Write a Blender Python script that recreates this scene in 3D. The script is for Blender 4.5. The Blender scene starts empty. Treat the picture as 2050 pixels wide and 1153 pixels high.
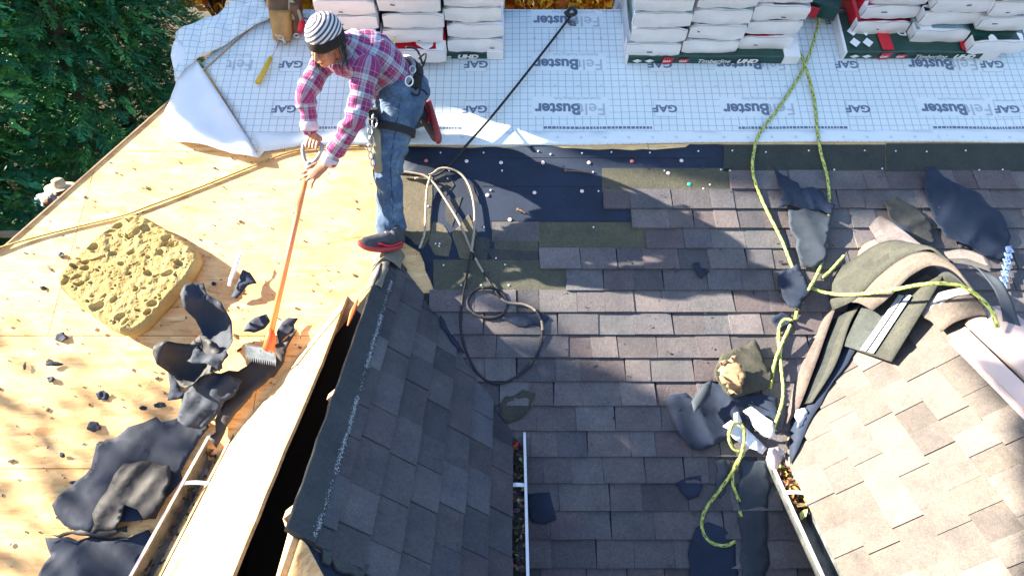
import bpy, bmesh, math, random
import numpy as np
from mathutils import Vector, Matrix, noise
R = math.radians
rnd = random.Random(7)
scene = bpy.context.scene
COL = scene.collection

# ---------------------------------------------------------------- camera, light, exposure
CAM = Vector((0, 0, 5.5)); PIT = R(30); FPX = 1367.0
cd = bpy.data.cameras.new("camera"); cam = bpy.data.objects.new("camera", cd); COL.objects.link(cam)
cam.location = CAM; cam.rotation_euler = (R(90) - PIT, 0, 0)
cd.sensor_width = 36; cd.lens = 36 * FPX / 2050; cd.clip_start = 0.05; cd.clip_end = 400
scene.camera = cam
SUN = Vector((.918, -.117, -.502)).normalized()          # direction the sunlight travels
sd = bpy.data.lights.new("sun", 'SUN'); sun = bpy.data.objects.new("sun", sd); COL.objects.link(sun)
sd.energy = 5.0; sd.angle = R(0.5); sd.color = (1.0, .88, .70)
sun.rotation_euler = SUN.to_track_quat('-Z', 'Y').to_euler()
world = bpy.data.worlds.new("World"); scene.world = world; world.use_nodes = True
wn = world.node_tree.nodes; wl = world.node_tree.links
bg = wn['Background']; sky = wn.new('ShaderNodeTexSky'); sky.sky_type = 'NISHITA'; sky.sun_disc = False
sky.sun_elevation = math.asin(-SUN.z); sky.sun_rotation = math.atan2(-SUN.x, -SUN.y)
sky.ozone_density = 1.3
wl.new(sky.outputs[0], bg.inputs[0]); bg.inputs[1].default_value = 0.07
scene.view_settings.view_transform = 'Standard'; scene.view_settings.look = 'None'
scene.view_settings.gamma = 1; scene.view_settings.exposure = 2.66
scene.render.engine = 'CYCLES'
scene.cycles.max_bounces = 6; scene.cycles.diffuse_bounces = 3; scene.cycles.transparent_max_bounces = 8

# ---------------------------------------------------------------- helpers: projection, planes
Fv = Vector((0, math.cos(PIT), -math.sin(PIT))); Uv = Vector((0, math.sin(PIT), math.cos(PIT)))
def ray(px, py): return Vector(((px - 1025) / FPX, 0, 0)) + Uv * ((576.5 - py) / FPX) + Fv
def W(px, py, d): return CAM + ray(px, py) * d
class Plane:
    def __init__(s, O, U, V):
        s.O = Vector(O); s.U = Vector(U).normalized(); s.V = Vector(V).normalized(); s.N = s.U.cross(s.V).normalized()
    def p(s, u, v, h=0): return s.O + s.U * u + s.V * v + s.N * h
    def uv(s, P):
        q = P - s.O; return (q.dot(s.U), q.dot(s.V))
    def img(s, px, py, h=0):
        r = ray(px, py); t = ((s.O + s.N * h) - CAM).dot(s.N) / r.dot(s.N); return CAM + r * t
    def iuv(s, px, py, h=0): return s.uv(s.img(px, py, h))
    def mat(s, u, v, h=0, rot=0):
        c, q = math.cos(rot), math.sin(rot); X = s.U * c + s.V * q; Y = -s.U * q + s.V * c; P = s.p(u, v, h)
        return Matrix(((X.x, Y.x, s.N.x, P.x), (X.y, Y.y, s.N.y, P.y), (X.z, Y.z, s.N.z, P.z), (0, 0, 0, 1)))
SL = math.acos(.7986)
Nm = Vector((0, -math.sin(SL), math.cos(SL)))
MAIN = Plane(CAM - Nm * 3.79, (1, 0, 0), (0, math.cos(SL), math.sin(SL)))
RID = 3.79                                               # v of the main ridge
A1 = math.atan2(.65, .71); c1, s1 = math.cos(A1), math.sin(A1)
E1R, RX1, E1L = -.04, -.75, -1.46; EZ1 = 5.5 - 2.557; RZ1 = 5.5 - 1.907
D1R = Plane((E1R, 0, EZ1), (0, 1, 0), (-c1, 0, s1))
D1L = Plane((E1L, 0, EZ1), (0, -1, 0), (c1, 0, s1))
E2L, EZ2 = 1.5, 5.5 - 2.607; RX2 = 2.37; RZ2 = EZ2 + (RX2 - E2L) * s1 / c1
D2L = Plane((E2L, 0, EZ2), (0, -1, 0), (c1, 0, s1))
D2R = Plane((2 * RX2 - E2L, 0, EZ2), (0, 1, 0), (-c1, 0, s1))
SL1 = (RX1 - E1L) / c1; SL2 = (RX2 - E2L) / c1           # slope lengths
def main_y(z): return MAIN.O.y + (z - MAIN.O.z) / math.tan(SL)   # y where the main plane has height z

# ---------------------------------------------------------------- helpers: objects
def tag(o, label=None, cat=None, group=None, kind=None):
    if label: o['label'] = label
    if cat: o['category'] = cat
    if group: o['group'] = group
    if kind: o['kind'] = kind
    return o
def empty(name, loc, label=None, cat=None, group=None, kind=None, rot=None):
    o = bpy.data.objects.new(name, None); COL.objects.link(o); o.location = loc
    if rot: o.rotation_euler = rot
    o.empty_display_size = .1
    return tag(o, label, cat, group, kind)
bpy.context.view_layer.update()
def link(name, me, parent=None, mw=None):
    o = bpy.data.objects.new(name, me); COL.objects.link(o)
    if parent is not None:
        o.parent = parent
        b = Matrix.Translation(parent.location)
        if parent.parent is not None: b = Matrix.Translation(parent.parent.location) @ b
        o.location = -b.to_translation()
        # geometry is in world coordinates; recentre it on the parent
        o.location = (0, 0, 0); me.transform(Matrix.Translation(-b.to_translation()))
    return o
class MB:
    def __init__(s): s.v = []; s.f = []; s.c = []; s.m = []; s.uvs = None
    def face(s, pts, col=(1, 1, 1), mi=0):
        b = len(s.v); s.v += [tuple(p) for p in pts]; s.f.append(tuple(range(b, b + len(pts)))); s.c.append(col); s.m.append(mi)
    def grid(s, rows, col=(1, 1, 1), mi=0, close=False, caps=False):
        b = len(s.v); n = len(rows[0]); m = len(rows)
        for r in rows: s.v += [tuple(p) for p in r]
        for i in range(m - 1):
            for j in range(n if close else n - 1):
                k = (j + 1) % n
                s.f.append((b + i * n + j, b + i * n + k, b + (i + 1) * n + k, b + (i + 1) * n + j)); s.c.append(col); s.m.append(mi)
        if caps:
            s.f.append(tuple(b + j for j in range(n))[::-1]); s.c.append(col); s.m.append(mi)
            s.f.append(tuple(b + (m - 1) * n + j for j in range(n))); s.c.append(col); s.m.append(mi)
    def prism(s, poly, top, bot, col=(1, 1, 1), mi=0, bottom=True):
        """poly: list of 2D; top/bot: functions (a,b)->Vector"""
        T = [top(*p) for p in poly]; B = [bot(*p) for p in poly]; n = len(poly)
        s.face(T, col, mi)
        if bottom: s.face(B[::-1], col, mi)
        for i in range(n): s.face([B[i], B[(i + 1) % n], T[(i + 1) % n], T[i]], col, mi)
    def box(s, M, sx, sy, sz, col=(1, 1, 1), mi=0):
        c = [M @ Vector((x * sx / 2, y * sy / 2, z * sz / 2)) for x in (-1, 1) for y in (-1, 1) for z in (-1, 1)]
        for f in ((0, 1, 3, 2), (4, 6, 7, 5), (0, 4, 5, 1), (2, 3, 7, 6), (0, 2, 6, 4), (1, 5, 7, 3)): s.face([c[i] for i in f], col, mi)
    def tube(s, pts, r, n=8, col=(1, 1, 1), mi=0, caps=True, ry=None, up=None):
        pts = [Vector(p) for p in pts]; m = len(pts)
        rr = r if hasattr(r, '__len__') else [r] * m
        prev = up; rows = []
        for i, p in enumerate(pts):
            t = (pts[min(i + 1, m - 1)] - pts[max(i - 1, 0)]).normalized()
            if prev is None: prev = t.orthogonal()
            a = (prev - t * prev.dot(t)); a = a.normalized() if a.length > 1e-6 else t.orthogonal().normalized()
            b = t.cross(a); prev = a
            k = (ry / rr[i]) if ry else 1
            rows.append([p + a * math.cos(q) * rr[i] + b * math.sin(q) * rr[i] * k for q in [2 * math.pi * j / n for j in range(n)]])
        s.grid(rows, col, mi, close=True, caps=caps)
    def build(s, name, mat, parent=None, smooth=False, uv=False, merge=False, bevel=0):
        me = bpy.data.meshes.new(name); me.from_pydata(s.v, [], s.f)
        for m_ in (mat if isinstance(mat, (list, tuple)) else [mat]): me.materials.append(m_)
        if any(s.m): me.polygons.foreach_set('material_index', s.m)
        ca = me.color_attributes.new('col', 'FLOAT_COLOR', 'CORNER')
        arr = np.ones((len(me.loops), 4), dtype=np.float32); k = 0
        cc = np.repeat(np.array(s.c, dtype=np.float32), [len(f) for f in s.f], axis=0); arr[:, :3] = cc
        ca.data.foreach_set('color', arr.ravel())
        if merge or smooth:
            bm = bmesh.new(); bm.from_mesh(me); bmesh.ops.remove_doubles(bm, verts=bm.verts, dist=1e-5); bm.to_mesh(me); bm.free()
        if smooth: me.polygons.foreach_set('use_smooth', [True] * len(me.polygons))
        me.validate()
        o = link(name, me, parent)
        if bevel:
            b = o.modifiers.new('bevel', 'BEVEL'); b.width = bevel; b.segments = 2; b.limit_method = 'ANGLE'
        return o
def clip(poly, hp):
    """clip 2D polygon by half-plane (a,b,c): keep a*x+b*y+c>=0"""
    out = []; n = len(poly)
    for i in range(n):
        P, Q = poly[i], poly[(i + 1) % n]; dp = hp[0] * P[0] + hp[1] * P[1] + hp[2]; dq = hp[0] * Q[0] + hp[1] * Q[1] + hp[2]
        if dp >= 0: out.append(P)
        if (dp >= 0) != (dq >= 0):
            t = dp / (dp - dq); out.append((P[0] + (Q[0] - P[0]) * t, P[1] + (Q[1] - P[1]) * t))
    return out
def hp_line(P, Q):
    """keep the left side of P->Q"""
    a, b = -(Q[1] - P[1]), (Q[0] - P[0]); return (a, b, -(a * P[0] + b * P[1]))
def inpoly(x, y, poly):
    r = False; n = len(poly); j = n - 1
    for i in range(n):
        xi, yi = poly[i]; xj, yj = poly[j]
        if (yi > y) != (yj > y) and x < (xj - xi) * (y - yi) / (yj - yi) + xi: r = not r
        j = i
    return r
def spline(pts, n=8):
    pts = [Vector(p) for p in pts]; out = []
    P = [pts[0] * 2 - pts[1]] + pts + [pts[-1] * 2 - pts[-2]]
    for i in range(1, len(P) - 2):
        a, b, c, d = P[i - 1:i + 3]
        for k in range(n):
            t = k / n; out.append(.5 * ((2 * b) + (c - a) * t + (2 * a - 5 * b + 4 * c - d) * t * t + (3 * b - a - 3 * c + d) * t ** 3))
    out.append(pts[-1]); return out
def ragged(poly, rng, step=.05, amp=.012, dz=0):
    out = []
    n = len(poly)
    for i in range(n):
        P, Q = Vector(poly[i]), Vector(poly[(i + 1) % n]); L = (Q - P).length; k = max(1, int(L / step))
        nn = Vector((-(Q - P).y, (Q - P).x)).normalized() if L > 0 else Vector((0, 0))
        for j in range(k):
            q = P.lerp(Q, j / k)
            if j: q = q + nn * rng.uniform(-amp, amp) * (1.6 if rng.random() < .15 else 1) + (Q - P).normalized() * rng.uniform(-.3, .3) * step
            out.append((q.x, q.y))
    return out

# ---------------------------------------------------------------- materials
MATS = {}
def newmat(name):
    m = bpy.data.materials.new(name); m.use_nodes = True; MATS[name] = m
    nt = m.node_tree; b = nt.nodes['Principled BSDF']; return m, nt, b
def nd(nt, t, **kw):
    n = nt.nodes.new(t)
    for k, v in kw.items():
        if k in ('operation', 'blend_type', 'data_type', 'feature', 'noise_dimensions', 'attribute_name', 'distance', 'wave_type', 'bands_direction', 'vector_type'): setattr(n, k, v)
        else: n.inputs[k].default_value = v
    return n
def ramp(nt, fac, stops):
    r = nt.nodes.new('ShaderNodeValToRGB'); nt.links.new(fac, r.inputs[0]); e = r.color_ramp.elements
    while len(e) < len(stops): e.new(.5)
    for i, (p, c) in enumerate(stops): e[i].position = p; e[i].color = (*c, 1) if len(c) == 3 else c
    return r
def mixc(nt, fac, a, b, mode='MIX'):
    m = nt.nodes.new('ShaderNodeMix'); m.data_type = 'RGBA'; m.blend_type = mode
    for s, v in ((0, fac), (6, a), (7, b)):
        if isinstance(v, bpy.types.NodeSocket): nt.links.new(v, m.inputs[s])
        else: m.inputs[s].default_value = v if s == 0 else (*v, 1)
    return m.outputs[2]
def coords(nt, scale=(1, 1, 1), rot=(0, 0, 0), kind='Object', loc=(0, 0, 0)):
    t = nt.nodes.new('ShaderNodeTexCoord'); mp = nt.nodes.new('ShaderNodeMapping')
    nt.links.new(t.outputs[kind], mp.inputs[0]); mp.inputs['Scale'].default_value = scale; mp.inputs['Rotation'].default_value = rot; mp.inputs['Location'].default_value = loc
    return mp.outputs[0]
def noi(nt, vec, scale, detail=4, rough=.6, dist=0):
    n = nd(nt, 'ShaderNodeTexNoise', Scale=scale, Detail=detail, Roughness=rough, Distortion=dist); nt.links.new(vec, n.inputs['Vector']); return n.outputs['Fac']
def bump(nt, b, h, strength=.5, dist=.01):
    n = nd(nt, 'ShaderNodeBump', Strength=strength); n.inputs['Distance'].default_value = dist; nt.links.new(h, n.inputs['Height']); nt.links.new(n.outputs[0], b.inputs['Normal'])
def simple(name, col, rough=.6, metal=0, nscale=0, namp=.15, bs=0, bscale=60, spec=.5, attr=False, bdist=.004):
    m, nt, b = newmat(name); b.inputs['Roughness'].default_value = rough; b.inputs['Metallic'].default_value = metal
    b.inputs['Specular IOR Level'].default_value = spec
    src = None
    if attr:
        a = nt.nodes.new('ShaderNodeAttribute'); a.attribute_name = 'col'; src = mixc(nt, 1.0, a.outputs['Color'], col, 'MULTIPLY')
    if nscale:
        f = noi(nt, coords(nt), nscale, 5, .65)
        r = ramp(nt, f, [(.25, tuple(1 - namp for _ in range(3))), (.75, tuple(1 + namp for _ in range(3)))])
        src = mixc(nt, 1.0, src if src else col, r.outputs[0], 'MULTIPLY')
    if src: nt.links.new(src, b.inputs['Base Color'])
    else: b.inputs['Base Color'].default_value = (*col, 1)
    if bs: bump(nt, b, noi(nt, coords(nt), bscale, 3), bs, bdist)
    return m
# asphalt shingle: per-tab colour attribute, coarse granules, streaks
def shingle_mat(name, tint=(1, 1, 1)):
    m, nt, b = newmat(name); b.inputs['Roughness'].default_value = .85; b.inputs['Specular IOR Level'].default_value = .35
    a = nt.nodes.new('ShaderNodeAttribute'); a.attribute_name = 'col'
    v = coords(nt)
    g = noi(nt, v, 260, 2, .8); gr = ramp(nt, g, [(.3, (.62, .62, .62)), (.5, (1, 1, 1)), (.72, (1.5, 1.46, 1.42))])
    w = noi(nt, v, 7, 4, .6); wr = ramp(nt, w, [(.28, (.76, .78, .82)), (.5, (1, 1, 1)), (.72, (1.20, 1.17, 1.12))])
    h = noi(nt, v, 55, 3, .7); hr = ramp(nt, h, [(.35, (.86, .87, .88)), (.65, (1.12, 1.1, 1.1))])
    c = mixc(nt, 1, a.outputs['Color'], gr.outputs[0], 'MULTIPLY'); c = mixc(nt, 1, c, wr.outputs[0], 'MULTIPLY'); c = mixc(nt, 1, c, hr.outputs[0], 'MULTIPLY')
    c = mixc(nt, 1, c, tint, 'MULTIPLY')
    nt.links.new(c, b.inputs['Base Color'])
    ad = nd(nt, 'ShaderNodeMath', operation='ADD'); nt.links.new(g, ad.inputs[0]); nt.links.new(h, ad.inputs[1])
    bump(nt, b, ad.outputs[0], .55, .006)
    return m
M_SH = shingle_mat('shingle_granules')
# oriented strand board
def osb_mat(name='strand_board', light=1.0):
    m, nt, b = newmat(name); b.inputs['Roughness'].default_value = .75; b.inputs['Specular IOR Level'].default_value = .25
    a = nt.nodes.new('ShaderNodeAttribute'); a.attribute_name = 'col'
    base = None
    for k, (ang, sc) in enumerate(((0.15, 1), (1.2, 1.15), (2.2, .9))):
        v0_ = coords(nt, (8 * sc, 27 * sc, 27 * sc), (0, 0, ang), loc=(k * 3.1, k * 1.7, 0))
        wn_ = nd(nt, 'ShaderNodeTexNoise', Scale=.5, Detail=3.0); nt.links.new(v0_, wn_.inputs['Vector']); va_ = nd(nt, 'ShaderNodeVectorMath', operation='MULTIPLY_ADD'); nt.links.new(wn_.outputs['Color'], va_.inputs[0]); va_.inputs[1].default_value = (2.2, 2.2, 2.2); nt.links.new(v0_, va_.inputs[2]); v = va_.outputs[0]
        vo = nd(nt, 'ShaderNodeTexVoronoi', Scale=1.0); nt.links.new(v, vo.inputs['Vector'])
        sep = nt.nodes.new('ShaderNodeSeparateColor'); nt.links.new(vo.outputs['Color'], sep.inputs[0])
        r = ramp(nt, sep.outputs[0], [(0, (.40, .21, .10)), (.12, (.64, .40, .20)), (.5, (.76, .50, .26)), (.85, (.84, .60, .33)), (1, (.90, .70, .42))])
        if base is None: base = r.outputs[0]
        else: base = mixc(nt, .42, base, r.outputs[0])
    w = noi(nt, coords(nt), 2.3, 4, .65); wr = ramp(nt, w, [(.3, (.90, .84, .80)), (.62, (1.05, 1.06, 1.06))])
    base = mixc(nt, 1, base, wr.outputs[0], 'MULTIPLY')
    sp = noi(nt, coords(nt, (1, 2.2, 2.2), (0, 0, .5)), 42, 3, .55); sr = ramp(nt, sp, [(.27, (.35, .25, .18)), (.33, (1, 1, 1))])
    base = mixc(nt, 1, base, sr.outputs[0], 'MULTIPLY')
    st = noi(nt, coords(nt, (1, 14, 14), (0, 0, .35)), 6, 4, .7); st_ = ramp(nt, st, [(.30, (.50, .38, .30)), (.42, (1, 1, 1))])
    base = mixc(nt, .8, base, st_.outputs[0], 'MULTIPLY')
    base = mixc(nt, 1, base, (1.0, .955, .86), 'MULTIPLY')
    base = mixc(nt, 1, base, a.outputs['Color'], 'MULTIPLY')
    nt.links.new(base, b.inputs['Base Color'])
    bump(nt, b, noi(nt, coords(nt, (1, 4, 4), (0, 0, .4)), 40, 4, .7), .35, .003)
    return m
M_OSB = osb_mat()
M_WOOD = simple('bare_lumber', (.42, .27, .16), .75, nscale=14, namp=.3, bs=.2)
M_FELT = simple('asphalt_felt', (.010, .020, .046), .8, nscale=5, namp=.35, bs=.25, bscale=30, spec=.45)
M_FELT2 = simple('asphalt_felt_brown', (.022, .022, .027), .7, nscale=6, namp=.3, bs=.25, bscale=30, spec=.4)
M_OLIVE = shingle_mat('shingle_headlap')
M_WHITE = simple('white_aluminium', (.78, .80, .84), .4, nscale=20, namp=.06)
M_GUT = simple('gutter_inside', (.16, .18, .18), .6, nscale=12, namp=.5)
M_PINK = simple('cap_metal', (.62, .50, .48), .38, nscale=3, namp=.06)
M_BLACK = simple('black_plastic', (.012, .012, .014), .5)
M_DARKIN = simple('attic_shade', (.012, .008, .006), .9, nscale=9, namp=.3)  # near-black colour stands in for the shade inside the dormer
M_WRAP = simple('white_wrapper', (.84, .82, .84), .42, nscale=9, namp=.06, bs=.35, bscale=16, bdist=.012)
M_GREEN = simple('green_wrapper', (.010, .055, .045), .35, nscale=6, namp=.35)
M_RED = simple('red_wrapper', (.62, .012, .03), .35, nscale=6, namp=.15)
M_NAVY = simple('navy_wrapper', (.02, .02, .10), .35, nscale=6, namp=.25)
M_LITEBLUE = simple('pale_blue_print', (.42, .62, .68), .4, nscale=12, namp=.2)
M_STEEL = simple('worn_steel', (.55, .56, .58), .32, .9, nscale=30, namp=.25)
M_NAIL = simple('nail_head', (.80, .84, .86), .35)
M_CAPW = simple('cap_white', (.85, .66, .62), .5)
M_CAPR = simple('cap_red', (.75, .20, .16), .5)
M_CAPG = simple('cap_green', (.02, .62, .42), .5)
M_PRINT = simple('print_ink', (.13, .17, .26), .6)
M_PRINTL = simple('print_ink_light', (.42, .48, .56), .6)
M_TWIG = simple('dry_debris', (.30, .20, .11), .8, nscale=20, namp=.5)
# ---------------------------------------------------------------- ground
def sheet_obj(name, poly2, plane, mat, h=0.0, thick=.004, res=.08, wob=0.0, wscale=3, hfun=None, parent=None, col=(1, 1, 1), seed=0, mat2=None, uvm=False, lim=9000):
    """thin real sheet: 2D polygon on a plane, refined, displaced, given thickness"""
    bm = bmesh.new()
    vs = [bm.verts.new((p[0], p[1], 0)) for p in poly2]; f = bm.faces.new(vs)
    if f.normal.z < 0: f.normal_flip()
    bmesh.ops.triangulate(bm, faces=bm.faces[:])
    for _ in range(7):
        ed = [e for e in bm.edges if e.calc_length() > res * 1.5]
        if not ed or len(bm.faces) > lim: break
        bmesh.ops.subdivide_edges(bm, edges=ed, cuts=1, use_grid_fill=False)
        bmesh.ops.triangulate(bm, faces=[q for q in bm.faces if len(q.verts) > 3])
    bm.normal_update()
    for _ in range(2): bmesh.ops.smooth_vert(bm, verts=[v for v in bm.verts if not v.is_boundary], factor=.5, use_axis_x=True, use_axis_y=True, use_axis_z=False)
    off = Vector((seed * 7.3, seed * 3.1, seed))
    top = []
    for v in bm.verts:
        a, b = v.co.x, v.co.y
        z = h + (abs(noise.fractal(Vector((a * wscale, b * wscale, 0)) + off, 1, 2, 3)) * wob if wob else 0)
        if hfun: z += hfun(a, b)
        v.co = plane.p(a, b, z)
    g = bmesh.ops.extrude_face_region(bm, geom=bm.faces[:])
    for e in g['geom']:
        if isinstance(e, bmesh.types.BMVert): e.co += plane.N * thick
    bmesh.ops.recalc_face_normals(bm, faces=bm.faces[:])
    me = bpy.data.meshes.new(name); bm.to_mesh(me); bm.free()
    ca = me.color_attributes.new('col', 'FLOAT_COLOR', 'CORNER'); ca.data.foreach_set('color', list((*col, 1)) * len(me.loops))
    me.materials.append(mat)
    me.polygons.foreach_set('use_smooth', [abs(p.normal.dot(plane.N)) > .22 for p in me.polygons])
    o = link(name, me, parent)
    return o
def ipoly(pts, plane, h=0): return [plane.iuv(x, y, h) for x, y in pts]

m, nt, b = newmat('forest_floor'); b.inputs['Roughness'].default_value = .95
f1 = noi(nt, coords(nt), 1.2, 6, .7); f2 = noi(nt, coords(nt), 9, 4, .8)
c_ = ramp(nt, f1, [(.35, (.012, .022, .008)), (.52, (.03, .022, .010)), (.72, (.22, .09, .015))]).outputs[0]
c_ = mixc(nt, 1, c_, ramp(nt, f2, [(.3, (.5, .5, .5)), (.7, (1.5, 1.4, 1.2))]).outputs[0], 'MULTIPLY'); nt.links.new(c_, b.inputs['Base Color'])
bump(nt, b, f2, .8, .05)
g = MB(); n = 40
rows = [[(x * 6 - 120, y * 6 - 90, .25 * noise.noise(Vector((x * .4, y * .4, 0))) if abs(x - 20) > 2 or abs(y - 15) > 2 else 0) for x in range(n + 1)] for y in range(n + 1)]
g.grid(rows); gro = g.build('ground', m, smooth=True); tag(gro, kind='structure')

# ---------------------------------------------------------------- the house
house = empty('house', (0, 3, 0), 'single-storey house seen from above, its roof half stripped to bare decking, half brown shingled', 'house')
# hip line in main-plane coordinates: (u,v)
HIP = lambda v: -3.16 + .72 * (v - 1.865) if v < 1.865 else -3.16 + .735 * (v - 1.865)
VB = -.35
rg = random.Random(3)
# main deck panels (u0,u1,v0,v1) with seams where the photograph has them
deck = MB(); vs_ = [VB, .546, 1.305, 2.585, RID]
cuts = {0: [-9, -2.2, .3, 2.7, 9], 1: [-9, -3.9, -1.45, 1.0, 3.4, 9], 2: [-9, -2.72, -.3, 2.1, 9], 3: [-9, -1.5, .9, 3.3, 9]}
hipA, hipB = (HIP(VB), VB), (HIP(RID), RID)
for i in range(4):
    for a, b_ in zip(cuts[i][:-1], cuts[i][1:]):
        g_ = .0022; q = [(max(a, -8) + g_, vs_[i] + g_), (min(b_, 5.2) - g_, vs_[i] + g_), (min(b_, 5.2) - g_, vs_[i + 1] - g_), (max(a, -8) + g_, vs_[i + 1] - g_)]
        q = clip(q, hp_line(hipB, hipA))
        if len(q) < 3: continue
        t = rg.uniform(.94, 1.05); t2 = t * rg.uniform(.95, 1.0)
        deck.prism(q, lambda u, v: MAIN.p(u, v, 0), lambda u, v: MAIN.p(u, v, -.012), (t, t2, t2 * .98))
deck_o = deck.build('roof_deck', M_OSB, house)
# under-deck, back slope, hip faces, walls: one closed shell
sh = MB(); RZ = MAIN.p(0, RID).z; RY = MAIN.p(0, RID).y; EY = MAIN.p(0, VB).y; EZ = MAIN.p(0, VB).z
hr = Vector((HIP(RID), RY, RZ)); hl = Vector((HIP(VB), EY, EZ)); k = RY - EY
bl = Vector((hl.x, RY + k, EZ)); dn = Vector((0, 0, -.03))
rr_ = Vector((5.2, RY, RZ)); re = Vector((5.2, EY, EZ)); br = Vector((5.2, RY + k, EZ))
sh.face([hr + dn, hl + dn, bl + dn]); sh.face([hr + dn, bl + dn, br + dn, rr_ + dn]); sh.face([rr_ + dn, re + dn, br + dn])
sh.face([hl + dn, hr + dn, rr_ + dn, re + dn])
sh.build('roof_sheathing', M_WOOD, house)
wl_ = MB(); inx = .35
for a, b_ in (((hl.x + inx, EY + inx), (5, EY + inx)), ((5, EY + inx), (5, RY + k - inx)), ((5, RY + k - inx), (hl.x + inx, RY + k - inx)), ((hl.x + inx, RY + k - inx), (hl.x + inx, EY + inx))):
    wl_.face([(a[0], a[1], 0), (b_[0], b_[1], 0), (b_[0], b_[1], EZ), (a[0], a[1], EZ)])
wl_.build('wall', simple('house_siding', (.55, .52, .47), .7, nscale=3, namp=.1), house)
# drip edge and thin trim along the hip
t = MB(); t.tube([hl + Vector((-.005, 0, .005)), hr + Vector((-.005, 0, .005))], .008, 6); t.build('hip_trim', M_WOOD, house)

# ---------------------------------------------------------------- shingles
PAL = [(.146, .126, .124), (.126, .112, .114), (.108, .101, .106), (.160, .140, .136), (.094, .090, .096), (.136, .121, .120), (.122, .100, .100), (.138, .133, .136), (.150, .140, .138)]
PAL = [(a * .90, b_ * .93, c * 1.0) for a, b_, c in PAL]
EXP = .1435
def shingles(mb, plane, v0, ncourse, interval, halfplanes=(), rng=rg, pal=PAL, tilt=.010, h0=.004, exp=EXP, tabs=(.13, .27), zig=True, gap=.0011):
    for i in range(ncourse):
        va = v0 + i * exp; vb = va + exp
        iv = interval(i, va)
        if iv is None: continue
        for (ua, ub) in (iv if isinstance(iv[0], tuple) else [iv]):
            u = ua; raised = rng.random() < .5
            while u < ub - .01:
                w = min(rng.uniform(*tabs), ub - u)
                if ub - (u + w) < .05: w = ub - u
                c = rng.choice(pal); s = rng.uniform(.84, 1.12) * (1.06 if raised else .92); c = tuple(x * s for x in c)
                sk = rng.uniform(-.008, .008) if zig else 0; g_ = gap
                lift = .0042 if raised else 0.0
                low = va - (rng.uniform(0, .004)); jit = rng.uniform(0, .0025)
                q = [(u + g_, low), (u + w - g_, low), (u + w - g_ - sk, vb + .004), (u + g_ - sk, vb + .004)]
                for hp in halfplanes:
                    q = clip(q, hp)
                    if len(q) < 3: break
                if len(q) >= 3:
                    top = lambda a, b, lift=lift, jit=jit: plane.p(a, b, h0 + jit + lift + tilt * max(0, 1 - (b - va) / exp) + .003)
                    bot = lambda a, b: plane.p(a, b, .001)
                    mb.prism(q, top, bot, c, bottom=False)
                u += w; raised = not raised if rng.random() < .85 else raised
# main slope: course line n at image y; v of the top of course A = v(344)
vtop = MAIN.iuv(1500, 344)[1]
NC = 18; vstart = vtop - NC * EXP - .02
exp_m = (vtop - MAIN.iuv(1200, 1136.5)[1]) / 17.0
starts = {0: 1460, 1: 1207, 2: 1264, 3: 1291, 4: 1081, 5: 1133, 6: 860, 7: 860}
def main_iv(i, va):
    k_ = NC + 1 - 1 - i                                   # 0 = topmost
    yi = 344 + 38 * k_
    if k_ in starts:
        vv = va + .05; 
        # image x at this v
        P = MAIN.p(0, vv); dd = (P - CAM).dot(Fv)
        return ((starts[k_] - 1025) / FPX * dd, 5.0)
    return (-1.6, 5.0)
ms = MB(); NC = 19
v0m = vtop - NC * exp_m
NCt = NC
def main_iv(i, va):
    k_ = NCt - 1 - i
    P = MAIN.p(0, va + .05); dd = (P - CAM).dot(Fv)
    if k_ < 0: return None
    if k_ in starts: return ((starts[k_] - 1025) / FPX * dd, 5.0)
    return (-.75 - .0 * k_, 5.0)
shingles(ms, MAIN, v0m, NC, main_iv, exp=exp_m, tilt=.013)
ms.build('shingle_field', M_SH, house)
for pl_, q_, par_ in ((MAIN, [(-.72, v0m), (5, v0m), (5, vtop - exp_m * 1.02), (1.32, vtop - exp_m * 1.02), (1.32, vtop - exp_m * 2.05), (.63, vtop - exp_m * 2.1), (.9, vtop - exp_m * 4), (.2, vtop - exp_m * 4.1), (.36, vtop - exp_m * 6), (-.6, vtop - exp_m * 6.1)], house),):
    ub_ = MB(); ub_.prism(q_, lambda a, b: pl_.p(a, b, .0012), lambda a, b: pl_.p(a, b, .0002), (.04, .04, .045), bottom=False); ub_.build('shingle_backing', M_SH, par_)
# headlap strips (darker, unexposed upper halves of shingles)
OL = (.055, .058, .044); OLD = (.036, .044, .040)
hs = MB()
def strip(x0, x1, y0, y1, col, h=.0075, xb0=None, xb1=None, plane=MAIN):
    q = [plane.iuv(xb0 or x0, y1), plane.iuv(xb1 or x1, y1), plane.iuv(x1, y0), plane.iuv(x0, y0)]
    hs.prism(q, lambda a, b: plane.p(a, b, h), lambda a, b: plane.p(a, b, .001), col, bottom=False)
strip(1205, 1462, 338, 386, (.075, .075, .055)); strip(1079, 1292, 446, 500, (.082, .082, .058)); strip(868, 1135, 521, 582, (.078, .080, .060))
strip(1448, 1772, 291, 345, OLD); strip(1774, 2200, 289, 345, OLD, .0085); strip(990, 1077, 482, 521, (.082, .08, .06), .006)
strip(1262, 1294, 424, 447, (.06, .06, .05)); strip(1130, 1200, 540, 560, (.06, .06, .05), .006)
hs.build('shingle_headlap', M_OLIVE, house)
# old felt on the upper main slope
FE = [(796, 293), (1010, 297), (1075, 292), (1180, 300), (1310, 301), (1372, 296), (1380, 290), (1455, 291), (1462, 345), (1292, 500), (1135, 582), (870, 585), (840, 505), (800, 480)]
p_ = ragged(ipoly(FE, MAIN), rg, .07, .006)
sheet_obj('old_felt', p_, MAIN, M_FELT, h=.0015, thick=.002, res=.12, parent=house, wob=.003)
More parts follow.
